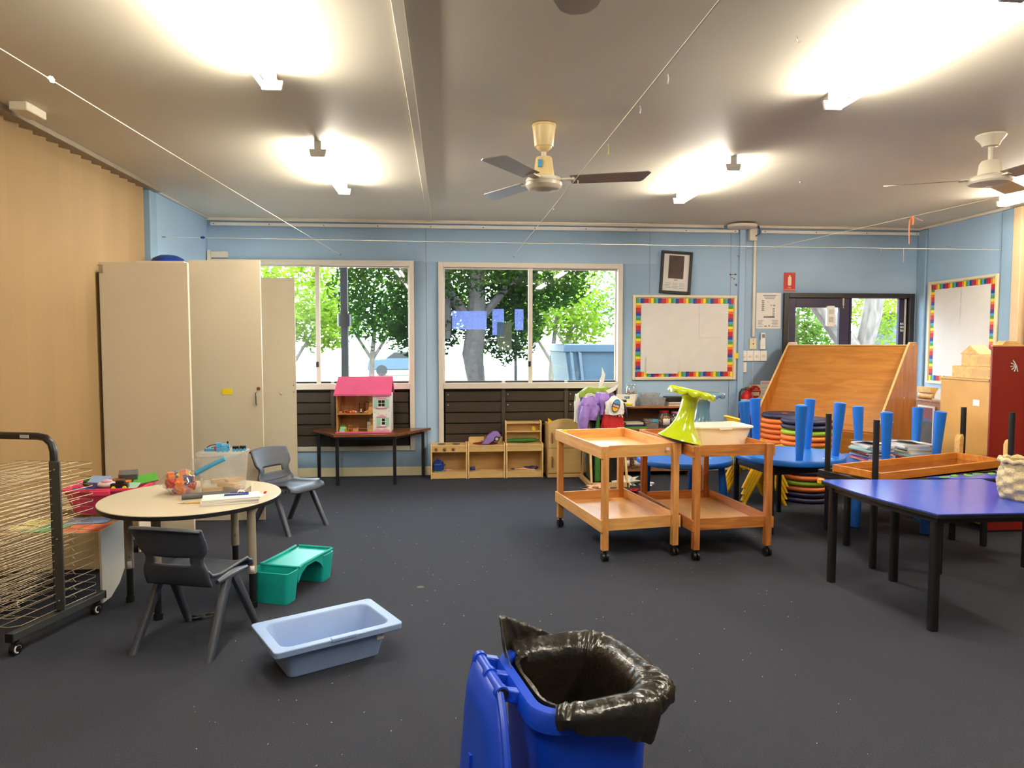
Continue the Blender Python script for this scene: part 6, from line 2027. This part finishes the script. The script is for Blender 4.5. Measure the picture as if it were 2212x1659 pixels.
# low brown shelf by the right wall
t = thing('low_shelf', 'low brown wooden shelf by the right wall under the tall pinboard', 'shelf', (5.18, 6.9, 0))
B().bb(0, .02, 0, .7, 0, .87).build('side_panel', 'shelf_wood', t)
B().bb(.02, .4, 0, .02, 0, .87).build('end_panel', 'shelf_wood', t)
B().bb(.02, .4, .68, .7, 0, .87).build('end_panel', 'shelf_wood', t)
B().bb(-.005, .41, -.005, .705, .87, .89).build('top_board', 'shelf_wood', t, bev=.003)
t = thing('art_print', 'white framed print with a red and dark picture leaning on the low shelf', 'picture', (5.165, 7.18, .62))
B().bb(-.008, .008, -.13, .13, -.21, .21).build('frame', 'foam_white', t)
B().bb(-.0095, -.008, -.11, .11, .07, .19).build('red_band', 'dark_red', t)
B().bb(-.0095, -.008, -.11, .11, -.19, .07).build('dark_band', 'art_dark', t)
B().bb(-.0105, -.0095, -.11, .11, .04, .07).build('blue_band', 'royal', t)
for k, (z, lab) in enumerate(((.8905, 'lower wooden block on the low brown shelf'), (.9615, 'upper wooden block on the low brown shelf'))):
    t = thing('wooden_block', lab, 'block', (5.3, 7.36, z), 0, 'wooden blocks on the low shelf')
    b = B()
    if k == 0:
        b.cyl((0, -.12, .035), (0, .12, .035), .035, n=20)
    else:
        b.bb(-.04, .04, -.12, .12, 0, .06)
    b.build('block', 'block_wood', t, bev=.002)
t = thing('white_arch', 'white half round plastic piece on the low brown shelf', 'toy', (5.3, 7.1, .8905))
B().loft([[(x, .12 * math.cos(a), .13 * math.sin(a)) for a in [PI * i / 14 for i in range(15)]] for x in (-.02, .02)]).build('arch', 'foam_white', t)
B().bb(-.04, .04, -.13, .13, 0, .012).build('base', 'light_grey', t)

# ================================================================= WHEELIE BIN
BC, BA = (.332, 1.832, 0), rad(12.4)
t = thing('wheelie_bin', 'bright blue wheelie bin with its lid hanging open at the bottom edge', 'bin', BC, BA)
H_ = .615
W2, D2 = .352, .40
def RR(w_, d_, r_, z, cx=0):
    return ring(rrect(w_, d_, r_, 8, cx), z)
R = [RR(.24, .30, .04, .03), RR(.26, .32, .045, .05), RR(W2 - .05, D2 - .045, .07, H_ - .075), RR(W2 - .045, D2 - .04, .07, H_ - .06), RR(W2 - .012, D2 - .012, .08, H_ - .055), RR(W2, D2, .085, H_ - .05), RR(W2, D2, .085, H_ - .01), RR(W2 - .012, D2 - .012, .08, H_),
     RR(W2 - .06, D2 - .055, .065, H_), RR(W2 - .07, D2 - .065, .06, H_ - .012), RR(.23, .29, .04, .06)]
B().loft(R).build('body', 'bin_blue', t, smooth=40)
for s in (-1, 1):
    B().cyl((-.14, s * .12, .05), (-.14, s * .16, .05), .05, n=22).build('wheel', 'black', t)
hx, HY = -W2 / 2 - .042, (-.055, .165)
for y in (HY[0] + .012, (HY[0] + HY[1]) / 2, HY[1] - .012):
    B().loft([[(-W2 / 2 + .012, y - .016, H_ - .04), (-W2 / 2 + .012, y + .016, H_ - .04), (-W2 / 2 + .012, y + .016, H_ - .004), (-W2 / 2 + .012, y - .016, H_ - .004)],
            [(hx, y - .012, H_ - .02), (hx, y + .012, H_ - .02), (hx, y + .012, H_ + .012), (hx, y - .012, H_ + .012)]]).build('hinge_arm', 'bin_blue', t, bev=.004)
hb = B()
hb.cyl((hx, HY[0], H_), (hx, HY[1], H_), .0155, n=22)
for y in (HY[0] - .004, (HY[0] + HY[1]) / 2 - .008, HY[1] - .016):
    hb.cyl((hx, y, H_), (hx, y + .018, H_), .0195, n=22)
hb = hb.build('handle_bar', 'bin_blue', t)
B().cyl((hx, HY[0] - .008, H_), (hx, HY[0] - .003, H_), .0155, n=20).build('end_plug', 'black', hb)
yc = .01
def lidp(u, v):
    y = (u - .5) * 2
    z = -v * .54
    wv = .11 + .085 * min(1, max(0, (v - .02) / .28)) ** .6
    ycc = (HY[0] + HY[1]) / 2 * (1 - min(1, v / .35)) + yc * min(1, v / .35)
    bulge = -.026 * (1 - y ** 4) * (1 if v > .1 else v * 10) * min(1, (1.0 - v) * 8)
    return (hx - .012 - .05 * v + bulge, ycc + y * wv, H_ + .004 + z)
B().grid(lidp, 24, 24).build('lid', 'bin_blue', t, solid=.006, smooth=50)
for q, nm in ((1, 'lid_rim'), (0, 'lid_rim')):
    pts = [lidp(q, k / 24) for k in range(25)]
    B().tube([(p[0] + .006, p[1], p[2]) for p in pts], .011, 8).build(nm, 'bin_blue', t)
B().bar((hx - .06, .03, .42), (hx - .085, .0, .2), .02, .012, up=(1, 0, 0)).build('lid_rib', 'bin_blue', t)
# black liner, folded over the rim on three sides
t = thing('bin_liner', 'crumpled black plastic liner inside the blue bin, folded over its rim', 'bin bag', BC, BA)
n = 200
def sup(a, rx_, ry_, e=.45):
    c, s_ = math.cos(a), math.sin(a)
    return rx_ * math.copysign(abs(c) ** e, c), ry_ * math.copysign(abs(s_) ** e, s_)
def sm(x):
    x = max(0.0, min(1.0, x))
    return x * x * (3 - 2 * x)
def over(a):
    a = (a + PI) % (2 * PI) - PI
    return sm((a - rad(-128)) / rad(16)) * sm((rad(128) - a) / rad(20))
def drop(a):
    a = (a + PI) % (2 * PI) - PI
    return .028 + .075 * math.exp(-((a - rad(-76)) / rad(15)) ** 2) + .03 * math.exp(-((a - rad(-30)) / rad(25)) ** 2) - .012 * sm((a - rad(60)) / rad(40))
def puff(a):
    a = (a + PI) % (2 * PI) - PI
    return math.exp(-((a - rad(-25)) / rad(28)) ** 2)
def nz(a, k, f=5.0):
    return noise.noise(Vector((math.cos(a) * f, math.sin(a) * f, k * 3.1)))
rings = []
for k, (off, z) in enumerate(((-.05, .12), (-.045, .22), (-.04, .33), (-.034, .43), (-.036, .52), (-.037, .575), (-.038, .609))):
    rr = []
    for i in range(n):
        a = 2 * PI * i / n
        x, y = sup(a, W2 / 2 - .012 + off, D2 / 2 - .012 + off)
        q = min(1, .3 + k * .14) * (.03 * nz(a + .05 * k, .25, 7) + .022 * abs(nz(a - .03 * k, 4, 13)))
        rr.append((x * (1 - abs(q) * 1.5), y * (1 - abs(q) * 1.5), z))
    rings.append(rr)
for k, (off, dz) in enumerate(((-.034, .012), (-.006, .024), (.014, .018), (.027, .0), (.024, -.35), (.022, -.7), (.016, -1.0))):
    rr = []
    for i in range(n):
        a = 2 * PI * i / n
        f = over(a)
        inx, iny = sup(a, W2 / 2 - .04, D2 / 2 - .037)
        pf = puff(a)
        x, y = sup(a, W2 / 2 + off + pf * (.014 if 1 <= k <= 4 else 0), D2 / 2 + off + pf * (.014 if 1 <= k <= 4 else 0))
        q = 1 + .034 * nz(a, 5 + k * .22, 8) * min(1, .3 + k * .2) + .03 * abs(nz(a + .03 * k, 2 + k * .1, 17))
        zz = H_ + (dz if dz >= 0 else 0) + (.014 * pf if k < 4 else 0) + .007 * nz(a, 7 + k * .2, 9)
        if dz < 0:
            zz = H_ - drop(a) * -dz * (1 + .22 * nz(a, 11, 6))
        zin = H_ - .010 + .0015 * k
        rr.append((inx * (1 - f) + x * q * f, iny * (1 - f) + y * q * f, zin * (1 - f) + zz * f))
    rings.append(rr)
B().loft(rings, True, False).build('liner', 'bag_black', t, smooth=60)
path = [Vector((-W2 / 2 + .035, D2 / 2 - .15, 0)), Vector((-W2 / 2 + .032, D2 / 2 - .035, 0)), Vector((-W2 / 2 + .06, D2 / 2 - .015, 0)), Vector((.05, D2 / 2 - .008, 0))]
cum = [0, .25, .36, 1.0]
def flapp(u, v):
    i = 0 if u < cum[1] else 1 if u < cum[2] else 2
    f = (u - cum[i]) / (cum[i + 1] - cum[i])
    p = path[i].lerp(path[i + 1], f)
    hgt = .105 * (sm(u / .27) if u < .27 else (1 - ((u - .27) / .73)) ** .85)
    wv = .006 * noise.noise(Vector((u * 16, v * 3, 2))) + .003 * math.sin(u * 60) * (1 - v)
    return (p.x - .012 * v + wv, p.y + .018 * v + wv, H_ - .03 + (hgt + .03) * v)
B().grid(flapp, 48, 8).build('flap', 'bag_black', t, solid=.0012, smooth=60)
